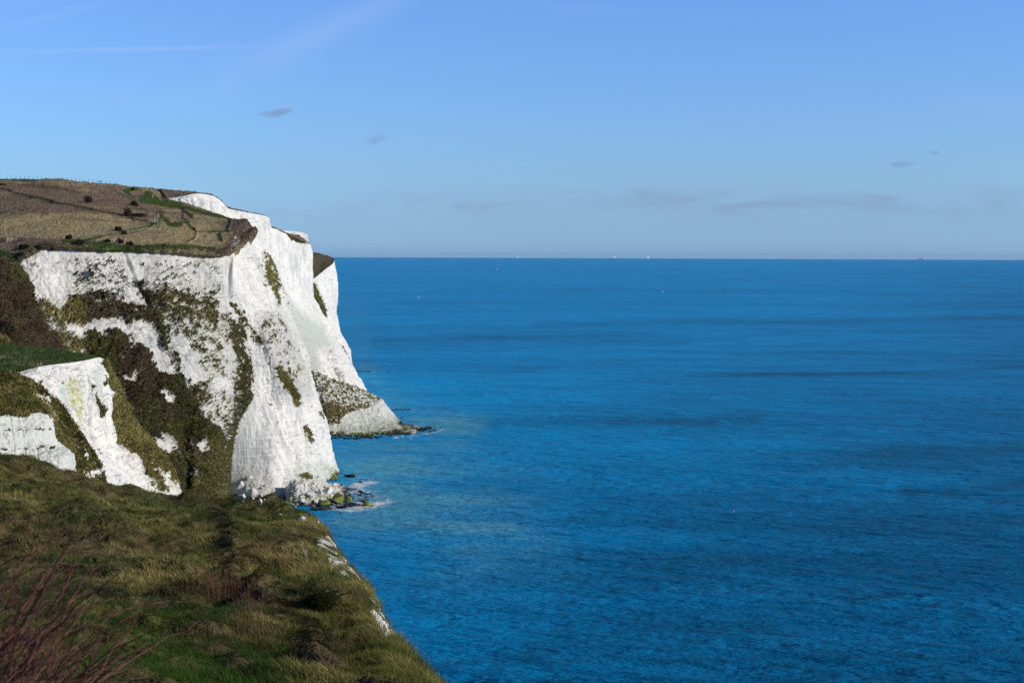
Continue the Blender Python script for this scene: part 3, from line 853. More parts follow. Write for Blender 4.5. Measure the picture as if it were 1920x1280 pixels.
# cap behind the pale face (spur with brown turf)
rows = [
    [(507, 424.6, 832.5), (520, 429.6, 842.5), (540, 440.6, 860.5), (572, 454.6, 888.5), (582.6, 458.6, 900.5)],
    [(509, 425, 850), (522, 430, 860), (542, 438, 878), (570, 449, 902), (580, 457, 908)],
    [(505, 428, 900), (520, 433, 904), (542, 440, 910), (566, 446, 920), (576, 453, 922)],
    [(500, 450, 960), (520, 450, 960), (540, 452, 960), (560, 455, 965), (570, 462, 968)],
]
G = loft(rows, 1.3)
G = G + np.array([0, 0, 1.0]) * (0.2 + 0.4 * fbm(G, 0.3, 3, 0.5, 2))[..., None]
sheet('hill', G, dict(brown=zeros(G) + 1.0, dark=zeros(G) + 0.15), M_TURF, 'small brown turf cap on the receding spur', 'hill')

# ---- brown scrub slope at the left edge
rows = [
    [(-200, 470, 490), (-60, 480, 486), (0, 488, 483), (22, 498, 482), (32, 506, 482), (36, 512, 486)],
    [(-200, 520, 468), (-60, 520, 466), (0, 518, 466), (34, 518, 470), (50, 535, 471), (50, 540, 478)],
    [(-200, 570, 450), (-60, 565, 448), (0, 560, 450), (38, 560, 458), (59, 568, 463), (60, 575, 470)],
    [(-200, 615, 435), (-60, 610, 432), (0, 605, 434), (50, 600, 446), (78, 603, 455), (78, 610, 462)],
    [(-200, 660, 420), (-60, 655, 416), (0, 650, 418), (60, 645, 433), (100, 645, 448), (100, 652, 455)],
    [(-200, 720, 400), (-60, 715, 396), (0, 710, 398), (70, 700, 415), (125, 690, 435), (125, 700, 445)],
]
G = loft(rows, 1.15)
x, y = pix(G)
nz = lambda s, o=4, sd=0: fbm(G, s, o, 0.55, sd)
N = normals(G)
G = G + N * (2.0 * (1 - np.abs(nz(0.09, 2, 3)) * 2) + 0.9 * nz(0.3, 3, 4) + 0.5 * nz(1.2, 3, 5))[..., None]
sheet('scrub_slope', G, dict(veg=zeros(G) + 1, brown=1.35 - 0.9 * sstep(0.25, 0.55, nz(0.06, 3, 8) + 0.5 * near(x, y, [(22, 498), (50, 535), (60, 570), (80, 605), (110, 660)], 8, 8)), straw=0.8 * inside(x, y, [(-30, 620), (8, 625), (15, 650), (-30, 660)], 6)), M_CLIFF, 'dark brown leafless scrub bank beside the chalk wall', 'slope')

# ---- the nearer bluff
rows = [
    [(-200, 720, 300), (-60, 708, 300), (0, 702, 302), (32, 698.5, 304), (75, 686.5, 312), (120, 680.5, 319), (155, 676, 326), (187, 669.5, 334)],
    [(-200, 680, 320), (-60, 672, 322), (0, 670, 324), (40, 671, 326), (85, 672, 330), (125, 670, 333), (160, 668, 336), (185, 669, 339)],
    [(-200, 645, 350), (-60, 643, 352), (0, 644.5, 352), (50, 649, 352), (95, 654, 351), (130, 659, 349), (160, 664, 347), (184, 670.5, 345)],
    [(-200, 700, 380), (-60, 700, 380), (0, 700, 378), (50, 705, 375), (95, 710, 372), (130, 715, 370), (160, 720, 368), (184, 725, 364)],
]
G = loft(rows, 1.15)
x, y = pix(G)
nz = lambda s, o=4, sd=0: fbm(G, s, o, 0.55, sd)
G = G + normals(G) * (0.35 * nz(0.12, 3, 3) + 0.22 * nz(0.7, 3, 4) + 0.12 * nz(2.0, 2, 5))[..., None]
sheet('bluff_top', G, dict(green=np.clip(0.85 + 0.7 * inside(x, y, [(-60, 640), (60, 650), (150, 660), (120, 668), (0, 655), (-60, 655)], 6) - 0.15 * inside(x, y, [(-60, 668), (30, 668), (100, 672), (110, 684), (-60, 720)], 6) + 0.3 * nz(0.1, 3, 6), 0, 1), brown=zeros(G) + 0.55, dark=np.clip(0.10 + 0.7 * nz(0.16, 3, 7), 0, 1)), M_TURF, 'green turf ledge on top of the nearer chalk bluff', 'hill')

rows = [
    [(28, 701, 303), (32, 699, 304), (75, 687, 312), (120, 681, 319), (155, 676.5, 326), (187, 670, 334), (196, 684, 346), ('w', -114, 372, 62)],
    [(62, 721, 302), (70, 720, 303), (112, 725, 311), (145, 728, 317), (176, 730, 323), (205, 735, 331), (221, 738, 342), ('w', -112, 374, 54)],
    [(100, 752, 301), (108, 752, 302), (140, 775, 309), (163, 780, 314), (188, 783, 320), (210, 785, 329), (246, 786, 340), ('w', -110, 376, 48)],
    [(142, 806, 299), (150, 806, 300), (170, 830, 306), (186, 835, 311), (202, 838, 317), (217, 838, 327), (288, 838, 338), ('w', -104, 376, 40)],
    [(182, 870, 299), (190, 869, 300), (215, 880, 306), (232, 884, 311), (250, 886, 316), (272, 886, 323), (326, 888, 334), ('w', -97, 374, 30)],
    [(197, 932, 297), (205, 931, 298), (240, 938, 304), (265, 942, 309), (288, 945, 314), (312, 945, 321), (340, 945, 332), ('w', -93, 372, 20)],
    [(205, 1010, 294), (215, 1010, 295), (255, 1010, 300), (280, 1010, 305), (305, 1010, 310), (330, 1010, 317), (362, 1010, 328), ('w', -88, 370, 8)],
]
G = loft(rows, 1.1)
x, y = pix(G)
nz = lambda s, o=4, sd=0: fbm(G, s, o, 0.55, sd)
strip = [(192, 672), (200, 700), (207, 735), (212, 785), (219, 838), (235, 850), (262, 870), (285, 920), (345, 945), (342, 888), (322, 862), (296, 832), (258, 788), (250, 764), (232, 735), (210, 685)]
lump = 0.5 * nz((0.22, 0.22, 0.10), 4, 1) + 0.5 * nz(0.8, 4, 2)
dens = 1.0 * inside(x, y, strip, 5) - 0.70 * inside(x, y, [(210, 825), (250, 848), (300, 872), (345, 905), (345, 950), (250, 945)], 16)
dens += 0.5 * inside(x, y, [(262, 860), (285, 880), (315, 925), (300, 930), (270, 890)], 8) - 0.9 * inside(x, y, [(233, 752), (246, 762), (256, 792), (242, 788)], 4) - 0.7 * inside(x, y, [(203, 720), (222, 742), (226, 755), (210, 745)], 5)
dens += 0.7 * inside(x, y, [(178, 740), (188, 750), (199, 770), (197, 785), (190, 780), (183, 760)], 4) + 0.6 * inside(x, y, [(191, 700), (199, 712), (197, 728), (191, 722)], 3) + 0.5 * inside(x, y, [(166, 715), (174, 728), (168, 735)], 3)
dens += 0.55 * inside(x, y, [(182, 672), (192, 676), (195, 690), (186, 684)], 3)
veg = sstep(0.40, 0.58, dens + lump * 0.62)
veg *= sstep(1, 4, y - np.interp(x, [28, 75, 120, 155, 187], [701, 687, 681, 677, 670]))
N = normals(G)
rel = 1.1 * nz((0.16, 0.16, 0.04), 4, 7) + 0.45 * nz((0.5, 0.5, 0.15), 4, 8) + 0.30 * ridged(G, (0.8, 0.8, 0.3), 3, 4) + 0.12 * nz(2.2, 3, 6)
rel = rel * sstep(0, 12, y - np.interp(x, [28, 75, 120, 155, 187], [699, 685, 679, 675, 668])) + scrub_relief(G, veg, 0.6, 5) * 0.8
rel += -0.8 * near(x, y, [(160, 690), (166, 740), (166, 800), (175, 850)], 1.6, 2)
G = G + N * rel[..., None]
sheet('bluff_cliff', G, dict(veg=veg, brown=zeros(G) + 0.15, straw=np.clip(1.1 * inside(x, y, strip, 10), 0, 1.1), film=0.4 * inside(x, y, strip, 14), grey=np.clip(0.10 + 0.35 * nz((0.3, 0.3, 0.1), 4, 12), 0, 1),
      slide=np.clip(0.65 * inside(x, y, [(105, 715), (130, 715), (128, 770), (112, 755)], 6) + 0.65 * inside(x, y, [(170, 690), (190, 690), (196, 780), (180, 750)], 6) + 0.4 * inside(x, y, [(140, 790), (160, 800), (165, 830), (150, 815)], 6), 0, 1),
      lichen=inside(x, y, [(131, 708), (144, 708), (154, 750), (158, 790), (145, 795), (135, 770), (129, 740)], 4)), M_CLIFF, 'white chalk face of the nearer bluff stained with yellow lichen', 'cliff')

rows = [
    [(-200, 722, 298.5), (-60, 708, 299), (0, 701.5, 301), (32, 700, 303.4), (75, 726, 302.4), (112, 757, 301.2), (150, 808, 299.4), (190, 871, 299), (207, 932, 297), (218, 1010, 293)],
    [(-200, 745, 280), (-60, 740, 285), (0, 735, 289), (45, 735, 293), (82, 752, 296), (110, 785, 296), (135, 828, 296), (162, 875, 295), (175, 932, 293), (185, 1010, 290)],
    [(-200, 777, 259.6), (-60, 777, 270), (0, 778, 275.5), (45, 778, 280.4), (83, 775, 285.6), (97, 797, 287), (106, 832, 289), (125, 855, 289), (130, 930, 287), (135, 1010, 284)],
    [(-200, 800, 272), (-60, 800, 282), (0, 800, 287), (45, 800, 292), (80, 800, 296), (90, 815, 297), (98, 845, 298), (112, 870, 298), (118, 940, 296), (122, 1015, 293)],
]
G = loft(rows, 1.1)
x, y = pix(G)
nz = lambda s, o=4, sd=0: fbm(G, s, o, 0.55, sd)
lump = 0.5 * nz(0.25, 4, 1) + 0.5 * nz(0.9, 4, 2)
dens = 1.0 - 0.48 * inside(x, y, [(62, 735), (85, 735), (105, 765), (125, 800), (150, 830), (195, 880), (190, 900), (140, 900), (128, 850), (105, 800), (80, 765)], 8)
dens += 0.4 * inside(x, y, [(95, 775), (115, 800), (150, 845), (170, 880), (150, 880), (120, 830)], 6)
veg = sstep(0.40, 0.58, dens + lump * 0.75)
G = G + normals(G) * (0.5 * nz(0.15, 3, 7) + 0.3 * nz(0.6, 3, 8) + veg * (0.15 + 0.25 * nz(1.2, 3, 9)))[..., None]
sheet('bluff_slope', G, dict(veg=veg, brown=zeros(G) + 0.15 + 0.3 * nz(0.1, 3, 10), straw=np.clip(0.65 + 0.8 * nz(0.2, 3, 11), 0, 1), grey=zeros(G) + 0.35), M_CLIFF, 'straw coloured grass slope dropping between the two chalk faces of the bluff', 'slope')

rows = [
    [(-200, 773, 260), (-60, 773, 270.5), (0, 774, 276), (42, 775, 280.5), (80, 772, 286), ('w', -99, 296, 58)],
    [(-200, 800, 258), (-60, 800, 268), (0, 800, 273.5), (45, 800, 278.5), (96, 798, 285), ('w', -97, 298, 56)],
    [(-200, 835, 255), (-60, 835, 265), (0, 835, 270.5), (48, 836, 275.5), (102, 836, 283), ('w', -95, 298, 52)],
    [(-200, 852, 253), (-60, 852, 263), (0, 852, 268.5), (55, 852, 273.5), (123, 853, 280), ('w', -92, 298, 48)],
    [(-200, 890, 250), (-60, 890, 260), (0, 890, 265.5), (58, 890, 270.5), (126, 888, 277), ('w', -91, 298, 44)],
    [(-200, 960, 246), (-60, 960, 256), (0, 960, 261.5), (60, 960, 266.5), (128, 960, 273), ('w', -89, 298, 38)],
]
G = loft(rows, 1.1)
x, y = pix(G)
nz = lambda s, o=4, sd=0: fbm(G, s, o, 0.55, sd)
rel = 0.6 * nz((0.2, 0.2, 0.08), 4, 7) + 0.25 * nz(0.6, 4, 8) + 0.18 * ridged(G, (0.9, 0.9, 0.5), 3, 4)
bed = np.maximum(near(x, y, [(-100, 809), (40, 806), (96, 804)], 1.1, 1.2), near(x, y, [(-100, 846), (40, 842), (102, 838)], 1.0, 1.2))
joint = np.maximum.reduce([near(x, y, l, 0.8, 1.0) for l in ([(15, 772), (22, 800), (27, 850)], [(42, 806), (48, 845), (52, 870)], [(70, 840), (72, 870)], [(-12, 775), (-8, 840)], [(34, 775), (38, 806)])])
rel -= bed * 0.35 * (0.5 + nz(0.4, 2, 5)) + joint * 0.35
G = G + normals(G) * (rel * sstep(-1, 6, y - 774))[..., None]
sheet('bluff_cliff', G, dict(veg=sstep(0.45, 0.6, 0.62 * bed + 0.5 * nz(0.5, 3, 3)), brown=zeros(G) + 0.4, grey=np.clip(0.25 + 0.3 * nz(0.2, 3, 6) + 0.3 * joint, 0, 1), slide=zeros(G) + 0.4), M_CLIFF, 'lower jointed grey white chalk face at the left edge', 'cliff')

# ---- foreground slope
rows = [
    [('w', -14, -6, 88.6), ('w', -6, -6, 88.9), ('w', -2, -6, 89), ('w', 1, -6, 88.9), ('w', 4, -6, 88.0), ('w', 6, -6, 86.5), ('w', 8, -6, 83), ('w', 16, -6, 60), ('w', 24, -6, -2)],
    [('w', -14, 4, 87.2), ('w', -6, 4, 88.2), ('w', -2, 4, 88.25), ('w', 0, 4, 88.1), ('w', 2, 4, 87.7), ('w', 3.6, 4, 86.8), ('w', 6, 4, 83), ('w', 15, 4, 58), ('w', 24, 4, -2)],
    [(-900, 1440, 11), (-300, 1440, 11), (100, 1440, 12), (480, 1440, 14), (800, 1430, 16), (960, 1450, 18), ('w', 3.5, 18, 78), ('w', 12, 18, 55), ('w', 22, 18, -2)],
    [(-500, 1280, 20), (-200, 1280, 20.5), (80, 1280, 22.5), (380, 1280, 26), (640, 1275, 29), (806, 1275, 31), ('w', 0.3, 32.5, 76.5), ('w', 8, 33, 52), ('w', 20, 33, -2)],
    [(-450, 1180, 30), (-150, 1180, 31), (100, 1180, 33), (350, 1180, 36), (580, 1180, 39), (719, 1178, 41), ('w', -2.0, 43, 73.5), ('w', 5, 44, 50), ('w', 18, 44, -2)],
    [(-430, 1080, 43), (-150, 1080, 45), (80, 1080, 46), (320, 1085, 48), (530, 1085, 51), (674, 1085, 53), ('w', -3.6, 55, 71.5), ('w', 3, 56, 48), ('w', 16, 56, -2)],
    [(-400, 985, 57), (-150, 985, 59), (60, 985, 59), (280, 1000, 60), (470, 1010, 63), (632, 1035, 64), ('w', -5.4, 67, 69), ('w', 0, 68, 46), ('w', 14, 68, -2)],
    [(-380, 900, 70), (-150, 900, 72), (40, 905, 72), (240, 942, 73), (430, 969, 76), (606, 990, 76), ('w', -8.2, 78, 67), ('w', -4, 80, 44), ('w', 11, 80, -2)],
    [(-360, 838, 82), (-150, 842, 82), (30, 857, 83), (215, 910, 85), (400, 945, 88), (590, 970, 84), ('w', -10.3, 85, 66.5), ('w', -6, 88, 42), ('w', 8, 90, -2)],
    [(-360, 860, 92), (-150, 866, 92), (30, 880, 94), (215, 935, 95), (400, 970, 98), (565, 1000, 92), ('w', -14, 95, 62), ('w', -11, 97, 40), ('w', 3, 99, -2)],
    [('w', -60, 112, 58), ('w', -46, 112, 58), ('w', -36, 114, 56), ('w', -30, 114, 52), ('w', -24, 115, 50), ('w', -18, 110, 46), ('w', -17, 110, 44), ('w', -16, 112, 30), ('w', -8, 112, -2)],
    [('w', -60, 140, -2), ('w', -46, 140, -2), ('w', -36, 140, -2), ('w', -30, 140, -2), ('w', -24, 140, -2), ('w', -18, 138, -2), ('w', -17, 136, -2), ('w', -16, 134, -2), ('w', -12, 130, -2)],
]
G = loft(rows, 2.0)
x, y = pix(G)
nz = lambda s, o=4, sd=0: fbm(G, s, o, 0.55, sd)
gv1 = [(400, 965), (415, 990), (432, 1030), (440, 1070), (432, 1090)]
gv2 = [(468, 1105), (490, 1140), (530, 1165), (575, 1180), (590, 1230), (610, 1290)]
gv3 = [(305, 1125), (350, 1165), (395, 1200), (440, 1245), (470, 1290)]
front = (G[..., 1] > 12) & (G[..., 1] < 90) & (y > 930)


def to_ground(line):
    """points of the slope under a traced path, as x, y in metres"""
    o = []
    for qx, qy in line:
        d2 = np.where(front, (x - qx) ** 2 + (y - qy) ** 2, 1e12)
        k = np.unravel_index(np.argmin(d2), d2.shape)
        o.append((G[k][0], G[k][1]))
    return o


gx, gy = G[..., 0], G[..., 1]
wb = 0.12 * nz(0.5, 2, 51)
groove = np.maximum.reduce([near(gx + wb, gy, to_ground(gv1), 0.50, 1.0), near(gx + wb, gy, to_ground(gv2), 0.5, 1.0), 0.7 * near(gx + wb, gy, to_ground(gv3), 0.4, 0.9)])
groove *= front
visfg = (y > 830) & (y < 1320) & (x > -120) & (x < 860) & (G[..., 1] < 100) & (G[..., 1] > 12)
rel = 0.42 * nz(0.14, 3, 3) + 0.30 * nz(0.5, 2, 4) + 0.09 * nz(1.3, 2, 5) + 0.26 * nz((0.10, 0.36, 0.1), 2, 33)
rel += 0.55 * near(x, y, [(0, 872), (110, 890), (200, 910), (330, 938)], 6, 8) * 0.5
rel += -0.36 * groove + 0.35 * near(x, y, [(150, 925), (230, 930), (330, 945)], 4, 6) + 0.55 * inside(x, y, [(535, 960), (560, 948), (598, 960), (608, 985), (560, 975)], 10)
rel *= sstep(3, 15, G[..., 1] + 0 * x)
sil = [(575, 955), (600, 975), (640, 1055), (690, 1105), (730, 1185), (822, 1285)]
rel *= np.where(G[..., 1] > 14, 0.22 + 0.78 * sstep(8, 70, d_line(x, y, sil)), 1)
steep = sstep(0.75, 0.45, normals(G)[..., 2])
G = G + normals(G) * rel[..., None]
N = normals(G)
ch = 1.0 * inside(x, y, [(594, 1008), (612, 1003), (680, 1020), (720, 1090), (668, 1094), (640, 1080), (616, 1062)], 6)
ch += 1.3 * inside(x, y, [(684, 1112), (704, 1112), (760, 1120), (790, 1205), (716, 1200), (692, 1150)], 6)
ch += 0.75 * inside(x, y, [(560, 1050), (575, 1055), (600, 1080), (592, 1082)], 4) + 0.6 * inside(x, y, [(650, 1090), (665, 1095), (660, 1112)], 4)
ch += 1.0 * inside(x, y, [(556, 974), (562, 966), (574, 965), (580, 976), (566, 979)], 2.5) + 0.7 * inside(x, y, [(520, 962), (528, 958), (532, 968), (522, 972)], 2)
low = sstep(72, 64, G[..., 2] + 3 * nz(0.1, 3, 9)) * sstep(0.75, 0.55, N[..., 2])
veg = 1 - sstep(0.40, 0.60, np.maximum(ch, 0.62 * low) + (0.60 * nz(0.6, 4, 6) + 0.75 * nz(2.0, 3, 7)) * np.clip(ch + low, 0.25, 1) - 0.30)
lush = np.clip(0.8 * near(x, y, [(340, 950), (420, 955), (490, 965), (560, 955)], 12, 12) + 0.6 * near(x, y, gv1, 20, 20) + 0.35 * nz(0.12, 3, 11), 0, 1)
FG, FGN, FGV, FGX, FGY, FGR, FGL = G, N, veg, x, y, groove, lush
sheet('foreground_slope', G, dict(veg=veg, brown=np.clip(0.55 - 0.8 * lush + 1.2 * groove, 0, 1.6), straw=np.clip(0.25 + 0.5 * nz(0.1, 3, 12), 0, 1) * (1 - lush) * 0.7, grey=np.clip(0.7 + 0.6 * nz(0.8, 3, 14), 0, 1), film=np.clip(0.35 + 0.6 * nz(1.2, 3, 15), 0, 0.8)), M_CLIFF, 'rough grass slope in the foreground falling to the cliff edge', 'slope')  # groove term puts the gully shade into the ground colour
SKY_STRENGTH = 0.10
SKYSCALE = 1.0 / SKY_STRENGTH
SKYT = [(0.72, 1.23, 2.60), (0.62, 1.07, 2.12), (0.65, 1.01, 1.70), (0.70, 1.053, 1.717), (0.77, 1.10, 1.82), (0.42, 0.45, 0.62)]
HAZE = 0.65e-5
# ================================================================== SEA
SEA_R = 45000.0
HOR = 483.8
ys = np.concatenate([np.linspace(1420, 1300, 20, endpoint=False), np.linspace(1300, 492, 380, endpoint=False), np.linspace(492, HOR + 1.2, 10)])
xs = np.concatenate([np.linspace(-700, 480, 40, endpoint=False), np.linspace(480, 1080, 330, endpoint=False), np.linspace(1080, 2700, 330)])
Ys = 90.0 * F / (ys - EYE)                        # distance ahead of each row
G = np.zeros((len(ys), len(xs), 3))
G[..., 1] = Ys[:, None]
G[..., 0] = (xs[None, :] - 960) / F * Ys[:, None]
x, y = pix(G)
nz = lambda s, o=4, sd=0: fbm(G, s, o, 0.55, sd)
far = sstep(3000, 600, G[..., 1])
G[..., 2] += far * (0.25 * nz((0.03, 0.07, 1), 3, 2) + 0.16 * nz((0.12, 0.22, 1), 3, 3))
swirl = 0.6 * nz((0.05, 0.09, 1), 4, 5) + 0.5 * nz((0.2, 0.35, 1), 3, 6)
foam = np.zeros(x.shape)
for poly, a, s in (([(640, 885), (665, 890), (700, 893), (715, 905), (690, 915), (720, 925), (745, 940), (700, 955), (640, 958), (600, 962), (590, 945), (640, 925), (655, 905)], 0.76, 16),
                   ([(620, 955), (700, 945), (745, 938), (700, 958), (640, 965)], 0.35, 9),
                   ([(620, 819), (720, 822), (752, 812), (800, 810), (830, 802), (845, 806), (800, 816), (740, 824), (640, 828), (622, 826)], 0.68, 6),
                   ([(735, 770), (780, 772), (800, 782), (770, 788)], 0.35, 8),
                   ([(660, 697), (700, 697), (735, 696), (700, 698), (664, 699)], 0.9, 1.6),
                   ([(660, 660), (662, 658), (655, 662), (650, 662)], 0.9, 2),
                   ([(812, 874), (830, 873), (858, 871), (835, 876)], 0.62, 2.0)):
    foam += a * inside(x, y, poly, s)
foam *= np.clip(0.75 + 0.8 * swirl, 0, 1.3)
silt = 0.75 * inside(x, y, [(640, 870), (760, 850), (800, 900), (760, 950), (640, 960)], 40) + 0.55 * inside(x, y, [(700, 900), (860, 890), (960, 950), (1020, 1020), (900, 1060), (760, 990), (640, 990), (620, 960)], 60)
silt += 0.95 * inside(x, y, [(800, 805), (850, 790), (905, 790), (900, 808), (850, 815)], 30) + 0.5 * inside(x, y, [(680, 690), (760, 740), (860, 780), (880, 830), (700, 850), (630, 840), (700, 800), (700, 740)], 35)
silt += 0.35 * inside(x, y, [(635, 540), (690, 600), (700, 700), (660, 690)], 35) + 0.28 * inside(x, y, [(620, 850), (850, 820), (1000, 900), (1040, 1060), (820, 1100), (640, 1020)], 90)
silt = np.clip(1.45 * silt * (0.62 + 0.7 * nz((0.012, 0.03, 1), 4, 8) + 0.4 * nz((0.06, 0.12, 1), 3, 9)), 0, 1)
dk = np.zeros(x.shape)
wob = 3.0 * nz((0.01, 0.004, 1), 3, 14)
for line, w, a in (([(1190, 708), (1400, 705), (1600, 700), (1920, 690), (2400, 680)], 3.5, 0.8), ([(700, 640), (900, 632), (1100, 632), (1290, 640)], 7, 0.55),
                   ([(1000, 612), (1300, 605), (1600, 602), (1920, 596)], 4, 0.5), ([(1290, 640), (1500, 622), (1900, 620)], 4, 0.3), ([(1700, 575), (2100, 570)], 5, 0.3),
                   ([(900, 790), (1080, 780), (1240, 790), (1330, 800)], 20, 0.5), ([(1050, 770), (1300, 760), (1420, 780)], 12, 0.4), ([(1700, 925), (1900, 912), (2200, 905)], 11, 0.7),
                   ([(1500, 740), (1700, 735)], 5, 0.3), ([(820, 540), (1200, 545), (1920, 552)], 3, 0.25), ([(900, 700), (1010, 694)], 4, 0.35), ([(1380, 665), (1500, 662), (1920, 655)], 4, 0.35)):
    dk = np.maximum(dk, a * near(x, y + wob, line, w, w * 1.2))
sw = nz((0.004, 0.016, 1), 4, 10)
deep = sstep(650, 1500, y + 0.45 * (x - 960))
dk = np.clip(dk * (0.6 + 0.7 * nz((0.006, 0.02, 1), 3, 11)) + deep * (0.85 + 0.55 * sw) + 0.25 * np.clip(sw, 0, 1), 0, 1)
nv, nu = G.shape[:2]
V = G.reshape(-1, 3)
f = grid_faces(nv, nu)
# the rest of the sea, one wide disc a little lower
ring_r = [1.0, 60, 400, 2000, 8000, 25000, SEA_R * 0.999]
nseg = 240
RV = [(r * math.cos(2 * math.pi * k / nseg), r * math.sin(2 * math.pi * k / nseg), -0.5) for r in ring_r for k in range(nseg)]
rf = []
for i in range(len(ring_r) - 1):
    for k in range(nseg):
        a, b = i * nseg + k, i * nseg + (k + 1) % nseg
        rf.append((a, b, b + nseg, a + nseg))
off = len(V)
V = np.concatenate([V, np.array(RV)])
pad = np.zeros(len(RV))
a = np.gradient(G, axis=1); b = np.gradient(G, axis=0)
if np.median(np.cross(a, b)[..., 2]) < 0:
    f = f[:, ::-1]
rf = np.array(rf)[:, ::-1] + off
q = V[rf[0]]
if np.cross(q[1] - q[0], q[2] - q[0])[2] < 0:
    rf = rf[:, ::-1]
me = mesh_np('sea', V, [f, rf], dict(foam=np.concatenate([np.clip(foam, 0, 1.2).ravel(), pad]), silt=np.concatenate([silt.ravel(), pad]), dark=np.concatenate([dk.ravel(), pad + 0.3])))
tag(link('sea', me, M_SEA), 'rippled deep blue sea reaching to the horizon', 'sea', kind='structure')

# ================================================================== SKY, SUN, AIR
SUN_EL = R(25)
S = Vector((0.96, -0.22, 0)).normalized() * math.cos(SUN_EL) + Vector((0, 0, math.sin(SUN_EL)))
sd = bpy.data.lights.new('sun', 'SUN')
sd.energy = 3.95
sd.angle = R(0.53)
sd.color = (1.0, 0.945, 0.86)
so = bpy.data.objects.new('sun', sd)
COL.objects.link(so)
so.rotation_euler = S.to_track_quat('Z', 'Y').to_euler()

w = bpy.data.worlds.new('World')
scene.world = w
w.use_nodes = True
nt = w.node_tree
nt.nodes.clear()


class WT(NT):
    def __init__(self, tree):
        self.t = tree


t = WT(nt)
wo = t.node('ShaderNodeOutputWorld')
bg = t.node('ShaderNodeBackground')
sky = t.node('ShaderNodeTexSky', sky_type='NISHITA')
sky.sun_disc = False
sky.sun_elevation = SUN_EL
sky.sun_rotation = math.atan2(S.x, S.y)
sky.air_density = 1.0
sky.dust_density = 0.6
sky.ozone_density = 2.0
d = t.node('ShaderNodeTexCoord').outputs['Generated']
sep = t.node('ShaderNodeSeparateXYZ')
t.put(sep.inputs[0], d)
yy = t.math('MAXIMUM', t.math('ABSOLUTE', sep.outputs[1]), 0.05)
u = t.math('DIVIDE', sep.outputs[0], yy)          # bearing and height of a direction
v = t.math('DIVIDE', sep.outputs[2], yy)
cmb = t.node('ShaderNodeCombineXYZ')
t.put(cmb.inputs[0], u)
t.put(cmb.inputs[1], v)
uv = cmb.outputs[0]
ahead = t.math('GREATER_THAN', sep.outputs[1], 0.05)


def PU(px, py):
    dd = RN @ np.array([(px - 960) / F, -(py - 640) / F, -1.0])
    return dd[0] / dd[1], dd[2] / dd[1]


def blob(px, py, wpx, hpx, rot=0.0):
    """soft elliptical patch of sky around one bearing, 1 at its centre"""
    cu, cv = PU(px, py)
    c, s_ = math.cos(rot), math.sin(rot)
    du = t.math('SUBTRACT', u, cu)
    dv = t.math('SUBTRACT', v, cv)
    a = t.math('ADD', t.math('MULTIPLY', du, c * F / wpx), t.math('MULTIPLY', dv, s_ * F / wpx))
    b = t.math('ADD', t.math('MULTIPLY', du, -s_ * F / hpx), t.math('MULTIPLY', dv, c * F / hpx))
    r2 = t.math('ADD', t.math('MULTIPLY', a, a), t.math('MULTIPLY', b, b))
    return t.math('POWER', 2.718, t.math('MULTIPLY', r2, -1.0))


def total(items):
    o = items[0]
    for i in items[1:]:
        o = t.math('ADD', o, i)
    return o


tint = t.node('ShaderNodeMix', data_type='RGBA', blend_type='MULTIPLY')
tint.inputs[0].default_value = 1.0
t.put(tint.inputs[6], sky.outputs[0])
ramp = t.node('ShaderNodeValToRGB')
t.put(ramp.inputs[0], t.math('MULTIPLY', sep.outputs[2], 3.0))
els = ramp.color_ramp.elements
els[0].position = 0.0
els[0].color = SKYT[0] + (1,)
els[1].position = 1.0
els[1].color = SKYT[-1] + (1,)
for pos_, c_ in zip((0.06, 0.167, 0.31, 0.56), SKYT[1:-1]):
    e = els.new(pos_)
    e.color = c_ + (1,)
t.put(tint.inputs[7], ramp.outputs[0])
col = tint.outputs[2]
SC = SKYSCALE
wisp = t.noise(t.map(uv, (9, 40, 1), (0, 0, R(-6))), 1.0, 5, 0.6, 0.4)
puff = t.noise(t.map(uv, (60, 130, 1)), 1.0, 5, 0.65, 0.6)
puff2 = t.noise(t.map(uv, (14, 60, 1)), 1.0, 5, 0.6, 0.5)
cir = total([t.math('MULTIPLY', blob(240, 93, 210, 4, R(1.5)), 0.9), t.math('MULTIPLY', blob(640, 45, 190, 24, R(24)), 0.5),
             t.math('MULTIPLY', blob(480, 130, 180, 40, R(28)), 0.22), t.math('MULTIPLY', blob(90, 32, 140, 7, R(14)), 0.35),
             t.math('MULTIPLY', blob(40, 2, 60, 10, 0), 0.35), t.math('MULTIPLY', blob(240, 185, 110, 8, R(3)), 0.16), t.math('MULTIPLY', blob(1090, 18, 130, 12, R(-4)), 0.16),
             t.math('MULTIPLY', blob(1850, 195, 130, 18, R(-6)), 0.16), t.math('MULTIPLY', blob(40, 225, 70, 8, R(-12)), 0.14)])
cir = t.math('MULTIPLY', cir, t.math('ADD', 0.35, t.math('MULTIPLY', wisp, 1.2)))
cir = t.math('MULTIPLY', cir, t.math('MULTIPLY', ahead, 0.6))
col = t.mix(cir, col, tuple(c * SC for c in (0.33, 0.53, 0.93)))
gr = total([blob(505, 214, 30, 9, R(4)), blob(535, 208, 22, 8, R(12)), blob(703, 263, 30, 10, R(14)), blob(1692, 308, 38, 9, R(4)), blob(1752, 287, 18, 6, 0)])
gr = t.math('MULTIPLY', t.step(t.math('ADD', gr, t.math('MULTIPLY', t.math('SUBTRACT', puff, 0.5), 1.6)), 0.35, 1.05), t.math('MULTIPLY', gr, 0.75), clamp=True)
gr = t.math('MULTIPLY', gr, ahead)
col = t.mix(t.math('MULTIPLY', gr, 0.85), col, tuple(c * SC for c in (0.21, 0.34, 0.60)))
